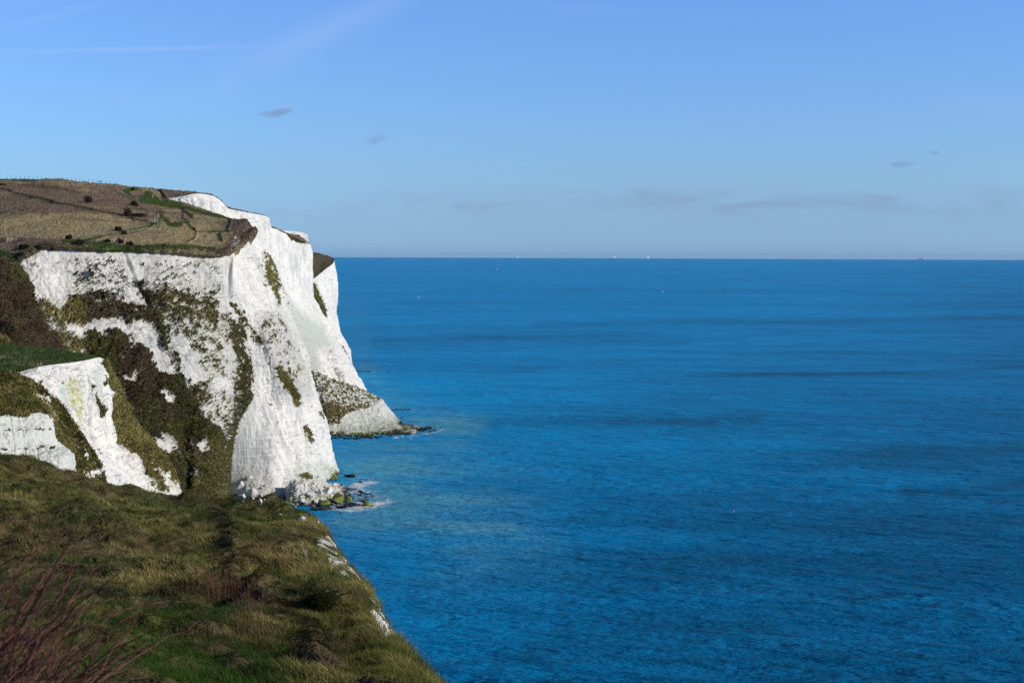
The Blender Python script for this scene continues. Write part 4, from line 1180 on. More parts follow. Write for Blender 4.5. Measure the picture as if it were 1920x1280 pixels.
low = total([t.math('MULTIPLY', blob(1330, 385, 520, 26), 0.75), t.math('MULTIPLY', blob(1850, 380, 200, 26), 0.55), t.math('MULTIPLY', blob(800, 395, 300, 24), 0.5),
             blob(1118, 364, 24, 8), blob(1200, 362, 32, 9), blob(1305, 370, 60, 10), blob(1450, 346, 26, 6), blob(1680, 368, 60, 9), blob(1420, 385, 80, 9)])
low = t.math('ADD', t.math('MULTIPLY', low, t.step(puff2, 0.34, 0.78)), t.math('MULTIPLY', blob(1500, 392, 900, 40), 0.30))
low = t.math('MULTIPLY', t.math('MULTIPLY', low, ahead), 1.0, clamp=True)
col = t.mix(low, col, tuple(c * SC for c in (0.25, 0.388, 0.59)))
t.put(bg.inputs['Color'], col)
bg.inputs['Strength'].default_value = SKY_STRENGTH
nt.links.new(bg.outputs[0], wo.inputs['Surface'])

scene.view_settings.view_transform = 'Standard'
scene.view_settings.look = 'None'
scene.view_settings.exposure = 0.0
scene.view_settings.gamma = 1.0

if HAZE:
    hb = bmesh.new()
    bmesh.ops.create_cube(hb, size=1.0)
    me = bpy.data.meshes.new('haze')
    hb.to_mesh(me)
    hb.free()
    h = t2 = NT('sea_haze')
    t2.t.nodes.remove  # surface stays empty
    pv = t2.node('ShaderNodeVolumePrincipled')
    pv.inputs['Color'].default_value = (0.26, 0.62, 1.0, 1)
    pv.inputs['Density'].default_value = HAZE
    pv.inputs['Anisotropy'].default_value = 0.0
    t2.t.links.new(pv.outputs[0], t2.out.inputs['Volume'])
    ho = link('haze', me, t2.m, loc=(0, 0, (160 - 7) / 2))
    ho.scale = (2 * SEA_R * 1.02, 2 * SEA_R * 1.02, 167)
    tag(ho, 'thin blue sea air lying over the whole view', 'haze', kind='stuff')
# ================================================================== GRASS (foreground)
def blades(n_tuft, per):
    """bent grass blades rooted on the foreground slope, one mesh"""
    h_, w_ = FGX.shape
    ok = (FGV > 0.5) & (FGX > -60) & (FGX < 860) & (FGY > 835) & (FGY < 1310) & (FG[..., 1] > 13) & (FG[..., 1] < 97)
    ok &= (FG[..., 2] > 66) & (FGR < 1.5)
    ii, jj = np.nonzero(ok[:-1, :-1])
    k = rng.integers(0, len(ii), n_tuft)
    i, j = ii[k], jj[k]
    a, b = rng.random(n_tuft)[:, None], rng.random(n_tuft)[:, None]
    P = FG[i, j] * (1 - a) * (1 - b) + FG[i, j + 1] * a * (1 - b) + FG[i + 1, j] * (1 - a) * b + FG[i + 1, j + 1] * a * b
    px, py = FGX[i, j], FGY[i, j]
    lush, gro = FGL[i, j], FGR[i, j]
    c1 = fbm(P, 0.35, 3, 0.6, 41)
    c2 = fbm(P, 0.11, 3, 0.6, 42)
    c3 = fbm(P, 1.1, 2, 0.6, 43)
    leafy = inside(px, py, [(-60, 1060), (150, 1060), (400, 1100), (470, 1200), (500, 1320), (-60, 1320)], 60)
    rim = inside(px, py, [(640, 1080), (700, 1110), (860, 1290), (780, 1320), (690, 1200)], 15)
    tall = np.clip(0.5 + 0.9 * c1 + 0.5 * c2 - 0.6 * lush - 0.35 * leafy, 0.05, 1.3)
    ht = (0.09 + 0.19 * tall) * (1 - 0.6 * gro ** 2) * (1 + 0.35 * rim)
    # colour of each tuft
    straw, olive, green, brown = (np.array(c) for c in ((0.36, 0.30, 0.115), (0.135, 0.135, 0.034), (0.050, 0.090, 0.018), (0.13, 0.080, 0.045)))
    fs = sstep(0.05, 0.85, 0.36 + 0.75 * c1 + 0.6 * c2 + 0.25 * c3 - 0.35 * leafy - 0.3 * lush)[:, None]
    fg_ = sstep(0.15, 0.8, 0.42 + 0.6 * lush + 0.30 * leafy + 0.6 * fbm(P, 0.2, 3, 0.6, 44))[:, None]
    fb = sstep(0.25, 0.8, 0.0 + 0.75 * fbm(P, 0.16, 3, 0.6, 45) + 0.45 * inside(px, py, [(380, 1070), (480, 1060), (720, 1180), (640, 1240), (480, 1190)], 40) + 0.25 * rim + 0.8 * near(px, py, [(-60, 862), (110, 882), (210, 905), (330, 935), (430, 955)], 9, 12))[:, None]  # near term browns the crest band, its shade put into the colour
    C = olive * (1 - fs) + straw * fs
    C = C * (1 - fg_) + green * fg_
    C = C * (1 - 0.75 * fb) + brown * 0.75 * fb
    C = C * (1 - 0.9 * sstep(0.25, 0.9, gro)[:, None])  # grass blackened along the grooves, their shade put into the tint
    m = n_tuft * per
    P = np.repeat(P, per, 0)
    Y = P[:, 1]
    ht = np.repeat(ht, per) * rng.uniform(0.55, 1.25, m)
    C = np.repeat(C, per, 0) * rng.uniform(0.65, 1.4, m)[:, None] * rng.uniform(0.92, 1.08, (m, 3))
    P = P + np.stack([rng.normal(0, 0.09, m), rng.normal(0, 0.09, m), np.full(m, -0.03)], 1)
    ang = rng.uniform(0, 2 * math.pi, m)
    lean = rng.uniform(0.1, 0.65, m)
    wind = np.array([-0.18, 0.05, 0])
    D = np.stack([np.cos(ang) * lean, np.sin(ang) * lean, np.ones(m)], 1) + wind
    D2 = np.stack([np.cos(ang) * lean * 2.2, np.sin(ang) * lean * 2.2, np.full(m, 0.75)], 1) + wind * 2
    fa = rng.uniform(0, math.pi, m)
    wid = (0.006 + 0.00028 * Y) * rng.uniform(0.6, 1.3, m)
    Wv = np.stack([np.cos(fa), np.sin(fa), np.zeros(m)], 1) * wid[:, None] * 0.5
    p1 = P + D * (ht * 0.5)[:, None]
    p2 = p1 + D2 * (ht * 0.5)[:, None]
    V = np.stack([P - Wv, P + Wv, p1 + Wv * 0.75, p1 - Wv * 0.75, p2], 1).reshape(-1, 3)
    o = np.arange(m)[:, None] * 5
    quads = o + np.array([[0, 1, 2, 3]])
    tris = o + np.array([[3, 2, 4]])
    col = np.ones((m, 5, 4))
    col[:, :, :3] = np.clip(C, 0, 1)[:, None, :]
    return mesh_np('grass', V, [quads, tris], dict(tint=col.reshape(-1, 4)), smooth=False)


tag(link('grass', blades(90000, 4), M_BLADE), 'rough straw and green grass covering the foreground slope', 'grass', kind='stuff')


# ================================================================== SCRUB on the cliffs, TUSSOCKS on the hill
def spread(G, weight, n):
    """n random points on a grid surface, chosen by weight per cell (cells are about equal in the view)"""
    w_ = weight[:-1, :-1].ravel().clip(0)
    cs = np.cumsum(w_)
    k = np.searchsorted(cs, rng.random(n) * cs[-1])
    i, j = np.unravel_index(k.clip(0, len(w_) - 1), weight[:-1, :-1].shape)
    a, b = rng.random(n)[:, None], rng.random(n)[:, None]
    P = G[i, j] * (1 - a) * (1 - b) + G[i, j + 1] * a * (1 - b) + G[i + 1, j] * (1 - a) * b + G[i + 1, j + 1] * a * b
    return P, i, j


def leaf_quads(P, size, C):
    n = len(P)
    u = rng.normal(size=(n, 3))
    u[:, 2] = np.abs(u[:, 2]) + 0.3
    u /= np.linalg.norm(u, axis=1)[:, None]
    v = np.cross(u, rng.normal(size=(n, 3)))
    v /= np.linalg.norm(v, axis=1)[:, None]
    s = size[:, None]
    V = np.stack([P - u * s * 0.4, P + v * s * 0.28, P + u * s * 0.6, P - v * s * 0.28], 1).reshape(-1, 3)
    col = np.ones((n, 4, 4))
    col[..., :3] = np.clip(C, 0, 1)[:, None, :]
    return V, col.reshape(-1, 4)


SV, SC_ = [], []
for name, G, at in SCRUB:
    x, y = pix(G)
    w_ = at['veg'] * (x > -50) * (x < 760) * (y < 990)
    tot = w_.sum()
    if tot < 50:
        continue
    n = int(tot * (0.95 if name != 'scree_slope' else 0.3))
    P, i, j = spread(G, w_, n)
    N = normals(G)[i, j]
    Y = P[:, 1]
    size = (0.20 + 0.00085 * Y) * rng.uniform(0.5, 1.3, n)
    if name == 'scree_slope':
        size *= 0.7
    P = P + N * (rng.random(n) ** 1.5 * 0.9 * size)[:, None]
    br = np.broadcast_to(at.get('brown', 0.3), G.shape[:2])[i, j]
    st = np.broadcast_to(at.get('straw', 0.2), G.shape[:2])[i, j]
    hue = fbm(P, 0.10, 3, 0.6, 61) + 0.5 * fbm(P, 0.5, 2, 0.6, 62)
    fb = sstep(-0.35, 0.45, hue + (br - 0.5) * 1.2)[:, None]
    fs = sstep(0.1, 0.9, st * 0.95 + 0.5 * fbm(P, 0.35, 3, 0.6, 63) - 0.05)[:, None]
    C = np.array((0.092, 0.096, 0.026)) * (1 - fb) + np.array((0.095, 0.070, 0.038)) * fb
    C = C * (1 - fs) + np.array((0.25, 0.21, 0.075)) * fs
    dk = inside(x[i, j], y[i, j], [(146, 633), (200, 614), (240, 640), (294, 690), (349, 721), (400, 800), (425, 850), (340, 900), (235, 775), (195, 700), (150, 655)], 25) if name == 'headland_cliff' else 0
    C = C * (rng.uniform(0.45, 1.6, n) * np.clip(1.05 + 0.5 * fbm(P, 0.06, 2, 0.6, 66) - 0.35 * dk, 0.4, 1.6))[:, None]
    V, c_ = leaf_quads(P, size, C)
    SV.append(V)
    SC_.append(c_)
SV = np.concatenate(SV)
tag(link('undergrowth', mesh_np('undergrowth', SV, [np.arange(len(SV)).reshape(-1, 4)], dict(tint=np.concatenate(SC_)), smooth=False), M_LEAF), 'low scrub and grass tufts growing all over the chalk faces', 'scrub', kind='stuff')

G = HILL_G
x, y = HILL_X, HILL_Y
w_ = ((x > -40) & (x < 482) & (G[..., 1] < 800)).astype(float)
lipw = sstep(16, 2, np.abs(y - np.interp(x, [28, 46, 83, 146, 229, 325, 409, 447, 481], [500, 482, 467, 471, 471, 473, 480.5, 466, 436])))
w_ *= (0.35 + 2.2 * lipw) * (1 - 0.9 * HILL_A['path']) * (1 - 0.6 * np.clip(HILL_A['green'], 0, 1)) * (1 - np.clip(HILL_A['chalk'], 0, 1))
w_ *= 1 - inside(x, y, [(183, 445), (229, 445), (229, 480), (183, 480)], 3) - inside(x, y, [(28, 445), (48, 445), (48, 470), (28, 470)], 3)
n = 42000
P, i, j = spread(G, w_, n)
gr, br, dk_ = HILL_A['green'][i, j][:, None], HILL_A['brown'][i, j][:, None], HILL_A['dark'][i, j][:, None]
f_ = sstep(0.25, 0.95, br + 0.55 * fbm(P, 0.06, 3, 0.6, 71)[:, None] + 0.3 * fbm(P, 0.4, 2, 0.6, 72)[:, None])
C = np.array((0.31, 0.25, 0.125)) * (1 - f_) + np.array((0.17, 0.122, 0.085)) * f_
C = C * (1 - 0.8 * gr.clip(0, 1)) + np.array((0.055, 0.085, 0.02)) * 0.8 * gr.clip(0, 1)
C = C * (1 - 0.7 * dk_) * rng.uniform(0.5, 1.35, n)[:, None]
lw = lipw[i, j]
V, c_ = leaf_quads(P + np.array([0, 0, 0.12]), (0.32 + 0.35 * lw) * rng.uniform(0.5, 1.4, n) * (P[:, 1] / 550), C)
tag(link('grass', mesh_np('grass', V, [np.arange(len(V)).reshape(-1, 4)], dict(tint=c_), smooth=False), M_LEAF), 'dry grass tussocks scattered over the hill and its cliff edge', 'grass', kind='stuff')


# ================================================================== small builders
def bm_obj(name, bm, mat, parent=None, loc=None, smooth=False):
    me = bpy.data.meshes.new(name)
    bm.to_mesh(me)
    bm.free()
    for p in me.polygons:
        p.use_smooth = smooth
    return link(name, me, mat, parent, loc)


def empty(name, loc, rz=0.0):
    o = bpy.data.objects.new(name, None)
    COL.objects.link(o)
    o.location = Vector([float(c) for c in loc])
    o.rotation_euler = (0, 0, rz)
    o.empty_display_size = 0.2
    return o


def box(bm, cx, cy, cz, sx, sy, sz, rz=0.0, taper=1.0):
    r = bmesh.ops.create_cube(bm, size=1.0)
    for v in r['verts']:
        k = taper if v.co.z > 0 else 1.0
        x_, y_ = v.co.x * sx * k, v.co.y * sy * k
        v.co = Vector((cx + x_ * math.cos(rz) - y_ * math.sin(rz), cy + x_ * math.sin(rz) + y_ * math.cos(rz), cz + v.co.z * sz))
    return r['verts']


def tube_mesh(name, paths, sides=5):
    """paths: list of (points, radii) -> tubes in one mesh"""
    V, Q, T, off = [], [], [], 0
    for pts, rad in paths:
        pts = np.asarray(pts, float)
        n = len(pts)
        d = np.gradient(pts, axis=0)
        d /= np.linalg.norm(d, axis=1)[:, None] + 1e-12
        ref = np.array([0.31, 0.17, 0.93]) if abs(d[0][2]) < 0.9 else np.array([1.0, 0.1, 0])
        a = np.cross(d, ref)
        a /= np.linalg.norm(a, axis=1)[:, None] + 1e-12
        b = np.cross(d, a)
        th = np.linspace(0, 2 * math.pi, sides, endpoint=False)
        ring = pts[:, None] + (np.cos(th)[None, :, None] * a[:, None] + np.sin(th)[None, :, None] * b[:, None]) * np.asarray(rad)[:, None, None]
        V.append(ring.reshape(-1, 3))
        for i in range(n - 1):
            for k in range(sides):
                k2 = (k + 1) % sides
                Q.append((off + i * sides + k, off + i * sides + k2, off + (i + 1) * sides + k2, off + (i + 1) * sides + k))
        off += n * sides
    return mesh_np(name, np.concatenate(V), [np.array(Q)])


def leaf_cloud(n, size, blobs, cols, leaf, flat=0.3):
    """leaf-sized faces spread through several ellipsoid clumps (x, y, z, rx, ry, rz)"""
    B = np.array(blobs, float)
    vol = B[:, 3] * B[:, 4] * B[:, 5]
    k = rng.choice(len(B), n, p=vol / vol.sum())
    d = rng.normal(size=(n, 3))
    d /= np.linalg.norm(d, axis=1)[:, None]
    r = rng.random(n) ** (1 / 3)
    r = np.where(rng.random(n) < 0.6, 0.75 + 0.3 * rng.random(n), r)
    P = B[k, :3] + d * B[k, 3:6] * r[:, None]
    P[:, 2] = np.maximum(P[:, 2], 0.02)
    u = rng.normal(size=(n, 3))
    u /= np.linalg.norm(u, axis=1)[:, None]
    v = np.cross(u, rng.normal(size=(n, 3)))
    v /= np.linalg.norm(v, axis=1)[:, None]
    s = leaf * rng.uniform(0.6, 1.4, n)[:, None]
    V = np.stack([P - u * s * 0.5, P + v * s * flat, P + u * s * 0.5, P - v * s * flat], 1).reshape(-1, 3)
    Q = np.arange(n * 4).reshape(n, 4)
    c = np.array(cols)[rng.integers(0, len(cols), n)] * rng.uniform(0.7, 1.3, n)[:, None]
    col = np.ones((n, 4, 4))
    col[..., :3] = c[:, None, :]
    return V, Q, col.reshape(-1, 4)


def bush(loc, w, h, d, label, cols, n=900, leaf=None, group=None, name='bush', cat='bush', nb=12, twig=None):
    blobs = []
    for _ in range(nb):
        a = random.uniform(0, 2 * math.pi)
        q = random.random() ** 0.5 * 0.75
        rr = random.uniform(0.20, 0.48)
        blobs.append((math.cos(a) * q * w / 2, math.sin(a) * q * d / 2, h * random.uniform(0.20, 0.58) * (1.1 - 0.5 * q), w / 2 * rr, d / 2 * rr, h * random.uniform(0.30, 0.42)))
    V, Q, c = leaf_cloud(n, 1, blobs, cols, leaf or max(w, h) * 0.09)
    root = empty(name, loc)
    tag(root, label, cat, group)
    link('foliage', mesh_np('foliage', V, [Q], dict(tint=c), smooth=False), M_LEAF, root)
    paths = []
    for b in blobs:
        p0 = np.array([random.uniform(-.05, .05) * w, random.uniform(-.05, .05) * d, -0.15 * h])
        p2 = np.array([b[0], b[1], b[2] + b[5] * 0.6])
        p1 = (p0 + p2) / 2 + np.array([0, 0, h * 0.08])
        paths.append(([p0, p1, p2], [h * 0.03, h * 0.022, h * 0.008]))
    link('stem', tube_mesh('stem', paths), M_TWIG, root)
    return root


DK = [(0.045, 0.032, 0.029), (0.068, 0.046, 0.040), (0.036, 0.032, 0.020), (0.10, 0.070, 0.052)]
GRN = [(0.020, 0.032, 0.010), (0.030, 0.045, 0.014), (0.045, 0.055, 0.018), (0.055, 0.045, 0.02)]
OLV = [(0.060, 0.055, 0.022), (0.040, 0.045, 0.016), (0.085, 0.075, 0.03), (0.05, 0.035, 0.022)]
for px, py, wp, hp, cols, lab in (
        (166, 380, 21, 15, DK, 'round dark bush alone in the middle of the brown hillside'),
        (252, 386, 14, 10, DK, 'small dark bush beside the fence running down the hill'),
        (239, 404, 20, 15, DK, 'tallest rounded dark bush above the long low thicket'),
        (264, 407, 42, 9, DK, 'long low purple brown thicket reaching to the hillside fence'),
        (222, 433, 14, 10, DK, 'dark bush standing against the lower post fence'),
        (232.5, 439, 9, 8, DK, 'small dark bush between the lower fence and the grass track'),
        (130, 448, 14, 9, DK, 'small dark bush at the left end of the low brown thicket'),
        (148, 459, 36, 11, DK, 'low brown thicket on the cliff top left of the walkers'),
        (201, 454, 14, 6, DK, 'low dark bush just behind the walker in black'),
        (223, 456, 22, 8, DK, 'low dark thicket behind the walker in the red jacket'),
        (243, 460, 16, 8, DK, 'dark bush right of the walker in the red jacket'),
        (97, 468, 18, 9, OLV, 'olive bush overhanging the top of the chalk wall'),
        (74, 466, 16, 9, OLV, 'dark olive bush at the left corner of the chalk wall top'),
        (45, 466, 22, 9, GRN, 'green bush on the cliff top below the pale gate'),
        (249, 356, 8, 5, GRN, 'dark green bush on the skyline left of the red walkers'),
        (228, 345, 4, 2.5, DK, 'tiny dark bush alone on the skyline'),
        (5, 347, 12, 4, DK, 'dark hedge bush at the left end of the upper hillside')):
    p = drop(px, py)
    if p is None:
        continue
    k = p[1] / F
    bush(p - np.array([0, 0, 0.1]), wp * k, hp * k * 1.15, min(wp, hp * 1.8) * k, lab, cols, n=1300, leaf=0.42, group='dark bushes on the hill')

# foreground bushes
p = drop(606, 1128)
bush(p - np.array([0, 0, 0.25]), 1.5, 0.95, 1.2, 'dense dark green bush by the cliff edge in the foreground', GRN, n=5200, leaf=0.055, nb=12)


def stalks(px, py, w, h, n, label):
    """dead upright stems with forked tops"""
    p = drop(px, py)
    paths = []
    for _ in range(n):
        x0, y0 = random.gauss(0, w * 0.25), random.gauss(0, w * 0.2)
        hh = h * random.uniform(0.5, 1.1)
        lx, ly = random.uniform(-.25, .3) * hh, random.uniform(-.2, .2) * hh
        a = np.array([x0, y0, -0.1])
        b = np.array([x0 + lx * 0.4, y0 + ly * 0.4, hh * 0.55])
        c = np.array([x0 + lx, y0 + ly, hh])
        r = random.uniform(0.005, 0.008)
        paths.append(([a, b, c], [r, r * 0.8, r * 0.35]))
        for _k in range(3):
            e = b + (c - b) * random.uniform(0, 0.7)
            f_ = e + np.array([random.uniform(-.22, .22), random.uniform(-.15, .15), random.uniform(0.08, 0.28)]) * hh
            paths.append(([e, (e + f_) / 2 + np.array([0, 0, -0.01]), f_], [r * 0.6, r * 0.5, r * 0.25]))
    o = link('dead_plant', tube_mesh('dead_plant', paths, 4), M_STALK, loc=p)
    tag(o, label, 'plant', 'dead red brown plants on the slope')


M_STALK = mat_plain('dry_red_stalk', (0.20, 0.10, 0.065), 0.85, 0.1, 0.4, 8)
stalks(400, 1112, 1.4, 0.8, 42, 'widest clump of dry red brown stalks beside the worn gully')
stalks(447, 1106, 0.7, 0.6, 14, 'thin dry stalks on the right of the worn gully')
stalks(468, 1190, 0.8, 1.05, 22, 'tallest dry red brown plant on the lower slope')
stalks(268, 1030, 0.45, 0.5, 14, 'small reddish stalks alone in the middle of the grass')
stalks(540, 1062, 0.7, 0.5, 18, 'short brown stalks near the chalk patch at the cliff edge')


# ---- arching twigs close to the camera
def near_shrub():
    paths = []

    def add(p0, p1, bend, r, kids):
        """p = (px, py, Y); bends up then over"""
        P0, P1 = np.array(p0, float), np.array(p1, float)
        pts = []
        nseg = 11
        for s in np.linspace(0, 1, nseg):
            q = P0 + (P1 - P0) * s
            q = q + np.array([-0.35 * bend, -bend, 0]) * (4 * s * (1 - s)) * 0.5
            q[:2] += rng.normal(0, 3.0, 2) * (0 < s < 1)
            pts.append(U(*q))
        rad = np.linspace(r, r * 0.28, nseg)
        paths.append((pts, rad))
        for _ in range(kids):
            i = random.randint(3, nseg - 2)
            px, py = pix(np.array(pts[i]))
            ln = random.uniform(30, 110)
            an = R(random.uniform(5, 75))
            add((float(px), float(py), P0[2] + (P1[2] - P0[2]) * i / (nseg - 1)), (float(px) + ln * math.cos(an), float(py) - ln * math.sin(an), P0[2] + random.uniform(-.15, .15)), random.uniform(-6, 14), rad[i] * 0.6, 0)

    longs = [((-60, 1330), (192, 962)), ((-80, 1300), (140, 985)), ((-90, 1250), (100, 1010)), ((-40, 1370), (226, 1071)), ((-20, 1390), (340, 1112)), ((0, 1400), (320, 1124)), ((30, 1400), (252, 1152)),
             ((20, 1420), (300, 1178)), ((60, 1420), (275, 1205)), ((-90, 1200), (60, 1040)), ((-100, 1160), (30, 1012)), ((-110, 1120), (24, 1000)), ((-100, 1280), (90, 1100)), ((100, 1430), (290, 1262)),
             ((-70, 1240), (110, 1060)), ((-90, 1110), (90, 975)), ((-30, 1380), (150, 1150)), ((-60, 1310), (215, 1120))]
    for a, b in longs:
        add((*a, random.uniform(2.9, 3.6)), (*b, random.uniform(3.0, 4.3)), random.uniform(40, 110), random.uniform(0.0026, 0.0044), 3)
    for _ in range(105):
        a = (random.uniform(-150, 120), random.uniform(1240, 1460))
        ln = random.uniform(120, 330)
        an = R(random.gauss(55, 24))
        add((*a, random.uniform(2.7, 3.9)), (a[0] + ln * math.cos(an), a[1] - ln * math.sin(an), random.uniform(2.8, 4.2)), random.uniform(-25, 75), random.uniform(0.0016, 0.0040), 3)
    o = link('leafless_shrub', tube_mesh('leafless_shrub', paths, 5), M_TWIG)
    tag(o, 'leafless shrub of arching red brown twigs close up in the corner', 'shrub')


near_shrub()

# ================================================================== ROCKS
def rock_mesh(seed, pts=13, sub=1, rough=0.05, squash=0.8):
    r = random.Random(seed)
    bm = bmesh.new()
    for _ in range(pts):
        v = Vector((r.gauss(0, 1), r.gauss(0, 1), r.gauss(0, 1))).normalized()
        v = Vector((v.x * r.uniform(0.85, 1.1), v.y * r.uniform(0.85, 1.1), v.z * squash * r.uniform(0.85, 1.1)))
        bm.verts.new(v * 0.5)
    res = bmesh.ops.convex_hull(bm, input=bm.verts)
    bmesh.ops.delete(bm, geom=[v for v in bm.verts if not v.link_faces], context='VERTS')
    bmesh.ops.bevel(bm, geom=bm.edges[:], offset=0.022, segments=1, affect='EDGES')
    bmesh.ops.triangulate(bm, faces=bm.faces[:])
    bmesh.ops.subdivide_edges(bm, edges=bm.edges[:], cuts=sub, use_grid_fill=True)
    co = np.array([v.co[:] for v in bm.verts])
    nn = fbm(co, 3.0, 4, 0.6, seed)
    for v, k in zip(bm.verts, nn):
        v.co *= 1 + rough * float(k) * 1.6
    me = bpy.data.meshes.new('boulder')
    bm.to_mesh(me)
    bm.free()
    return me


ROCKS = [rock_mesh(s) for s in range(7)]
ROCK_OBJ = {}


def rock(px, py, wp, hp, mat, label, group, name='boulder', sea=False, sink=0.3):
    """boulder whose middle shows at (px, py), about wp x hp photo pixels"""
    p = None if sea else drop(px, py + hp * 0.3)
    if p is None or sea:
        p = on_sea(px, py + hp * 0.45)
    k = p[1] / F
    key = (random.randrange(len(ROCKS)), mat.name)
    if key not in ROCK_OBJ:
        me = ROCKS[key[0]].copy()
        o = bpy.data.objects.new(name, me)
        me.materials.append(mat)
        ROCK_OBJ[key] = o
    else:
        o = ROCK_OBJ[key].copy()
    COL.objects.link(o)
    o.name = name
    w, h = wp * k, hp * k
    o.scale = (w, w * random.uniform(0.7, 1.2), h * 1.15)
    o.rotation_euler = (random.uniform(-.25, .25), random.uniform(-.25, .25), random.uniform(0, 6.28))
    o.location = (p[0], p[1], p[2] + h * (0.5 - sink))
    tag(o, label, 'boulder', group)
    return o


g1 = 'boulders at the foot of the near headland'
for px, py, wp, hp, m, lab, sea in (
        (655, 889, 26, 11, M_WETROCK, 'black wet rock against the headland foot, nearest the upper surf', True),
        (630, 909, 34, 13, M_WETROCK, 'largest black wet rock between the white nose and the surf', True),
        (676, 902, 9, 5, M_WETROCK, 'small black rock alone in the upper patch of surf', True),
        (641, 919, 14, 6, M_WETROCK, 'flat dark rock above the green slabs', True),
        (655, 926, 12, 7, M_WETROCK, 'dark rock beside the sharp green slab', True),
        (688, 942, 20, 11, M_WEEDROCK, 'outermost weed green rock standing alone in the lower surf', True),
        (676, 945, 12, 6, M_WETROCK, 'low black rock touching the outermost green rock', True),
        (662, 944, 24, 9, M_WETROCK, 'long black wet rock under the sharp green slab', True),
        (640, 948, 28, 9, M_WETROCK, 'black wet rock under the largest green slab', True),
        (612, 950, 34, 9, M_WETROCK, 'long black wet rock in front of the bright green weed', True),
        (589, 952, 22, 7, M_WETROCK, 'black rock at the left end of the wet rocks', True),
        (638, 961, 6, 4, M_WETROCK, 'tiny dark rock awash in front of the others', True),
        (634, 933, 30, 24, M_WEEDROCK, 'largest green stained slab leaning in the rubble', False),
        (652, 934, 17, 18, M_WEEDROCK, 'sharp green stained slab right of the largest slab', False),
        (606, 941, 30, 11, M_WEEDROCK, 'bright green weed covered rock low in the rubble', False),
        (628, 895, 14, 16, M_WEEDROCK, 'green stained block against the headland corner', False),
        (615, 918, 19, 18, M_CHALKROCK, 'largest rounded white boulder in the rubble heap', False),
        (600, 921, 13, 17, M_CHALKROCK, 'tall white boulder with a shaded side in the rubble heap', False),
        (581, 925, 15, 13, M_CHALKROCK, 'white block left of the tall boulder in the rubble heap', False),
        (567, 937, 14, 11, M_CHALKROCK, 'white boulder low at the left end of the rubble heap', False),
        (592, 938, 13, 10, M_CHALKROCK, 'white boulder low in the middle of the rubble heap', False),
        (451, 907, 16, 22, M_CHALKROCK, 'rounded grey white boulder in the gap left of the white nose', False),
        (473, 921, 24, 20, M_CHALKROCK, 'widest pale block in the gap left of the white nose', False),
        (453, 930, 21, 17, M_CHALKROCK, 'pale block below the rounded boulder left of the white nose', False),
        (468, 893, 16, 11, M_CHALKROCK, 'pale block topmost in the gap left of the white nose', False),
        (488, 938, 14, 16, M_CHALKROCK, 'pale broken block right of the widest block', False)):
    rock(px, py, wp, hp, m, lab, g1, sea=sea)
for _ in range(58):
    a, b = random.random(), random.random()
    px = 553 + 78 * a
    py = 898 + 10 * (1 - a) + (46 - 12 * a) * b
    s = random.uniform(4, 10)
    rock(px, py, s, s * 0.8, M_CHALKROCK, 'small white chalk boulder in the rubble heap at the headland foot', 'small white boulders of the rubble heap')
for _ in range(18):
    s = random.uniform(3, 8)
    rock(random.uniform(446, 500), random.uniform(902, 948), s, s * 0.8, M_CHALKROCK, 'small pale boulder among the blocks left of the white nose', 'small pale boulders left of the nose')
g2 = 'rocks at the foot of the debris fan'
ft = lambda q: (np.interp(q, [0, 0.15, 0.45, 0.62, 0.8, 1], [622, 652, 712, 752, 790, 806]), np.interp(q, [0, 0.15, 0.45, 0.62, 0.8, 1], [818, 820, 819, 811, 806, 804]))
for i in range(74):
    q = (i + random.random()) / 74
    px, py = ft(q)
    s = random.uniform(4.5, 9.5) * (1 + 0.5 * (q > 0.6))
    rock(px + random.uniform(-3, 3), py + random.uniform(-3, 1.5) - 3 * (q > 0.6) * random.random(), s, s * 0.55, M_WETROCK, 'black wet rock in the dark band along the foot of the debris fan', 'black rocks along the debris fan foot', sea=True)
for i in range(52):
    q = (i + random.random()) / 52 * 0.72
    px, py = ft(q)
    s = random.uniform(3.5, 7.5)
    rock(px + random.uniform(-3, 3), py - random.uniform(4, 9), s, s * 0.8, M_WEEDROCK, 'yellow green weedy rock above the dark band of the debris fan', 'yellow green rocks along the debris fan foot', sink=0.2)
for px, py, w_, lab in ((754, 782, 7, 'black rock beside the crest of the debris fan'), (815, 806, 10, 'flat black rock off the tip of the debris fan'), (826, 800, 6, 'outermost black rock off the tip of the debris fan'),
                        (800, 800, 12, 'large black rock at the very tip of the debris fan'), (806, 808, 9, 'low black rock below the tip of the debris fan')):
    rock(px, py, w_, w_ * 0.55, M_WETROCK, lab, g2, sea=True)
for i in range(15):
    rock(732 + 38 * (i + random.random()) / 15, 767 + random.uniform(-1, 1), random.uniform(3.5, 7), random.uniform(2, 3.2), M_WETROCK, 'black rock in the reef behind the debris fan', 'black reef rocks behind the debris fan', sea=True)
for i in range(12):
    rock(667 + 28 * (i + random.random()) / 12, 695.5 + random.uniform(-.6, .6), random.uniform(2.5, 5), random.uniform(1.2, 2.4), M_WETROCK, 'dark rock awash off the foot of the far cliff', 'dark rocks off the far cliff', sea=True)
rock(728, 695.5, 7, 2.2, M_WETROCK, 'dark rock alone farthest out off the far cliff', 'dark rocks off the far cliff', sea=True)
rock(567, 972, 17, 12, M_CHALKROCK, 'white chalk block bedded in the grassy knoll at the foreground edge', 'chalk blocks on the foreground edge')
rock(596, 978, 6, 12, M_CHALKROCK, 'narrow white chalk block on the seaward side of the grassy knoll', 'chalk blocks on the foreground edge')
rock(525, 964, 7, 6, M_CHALKROCK, 'small white chalk block on the shaded side of the knoll', 'chalk blocks on the foreground edge')

# ================================================================== FENCES, GATES, SIGN
POSTS = {}


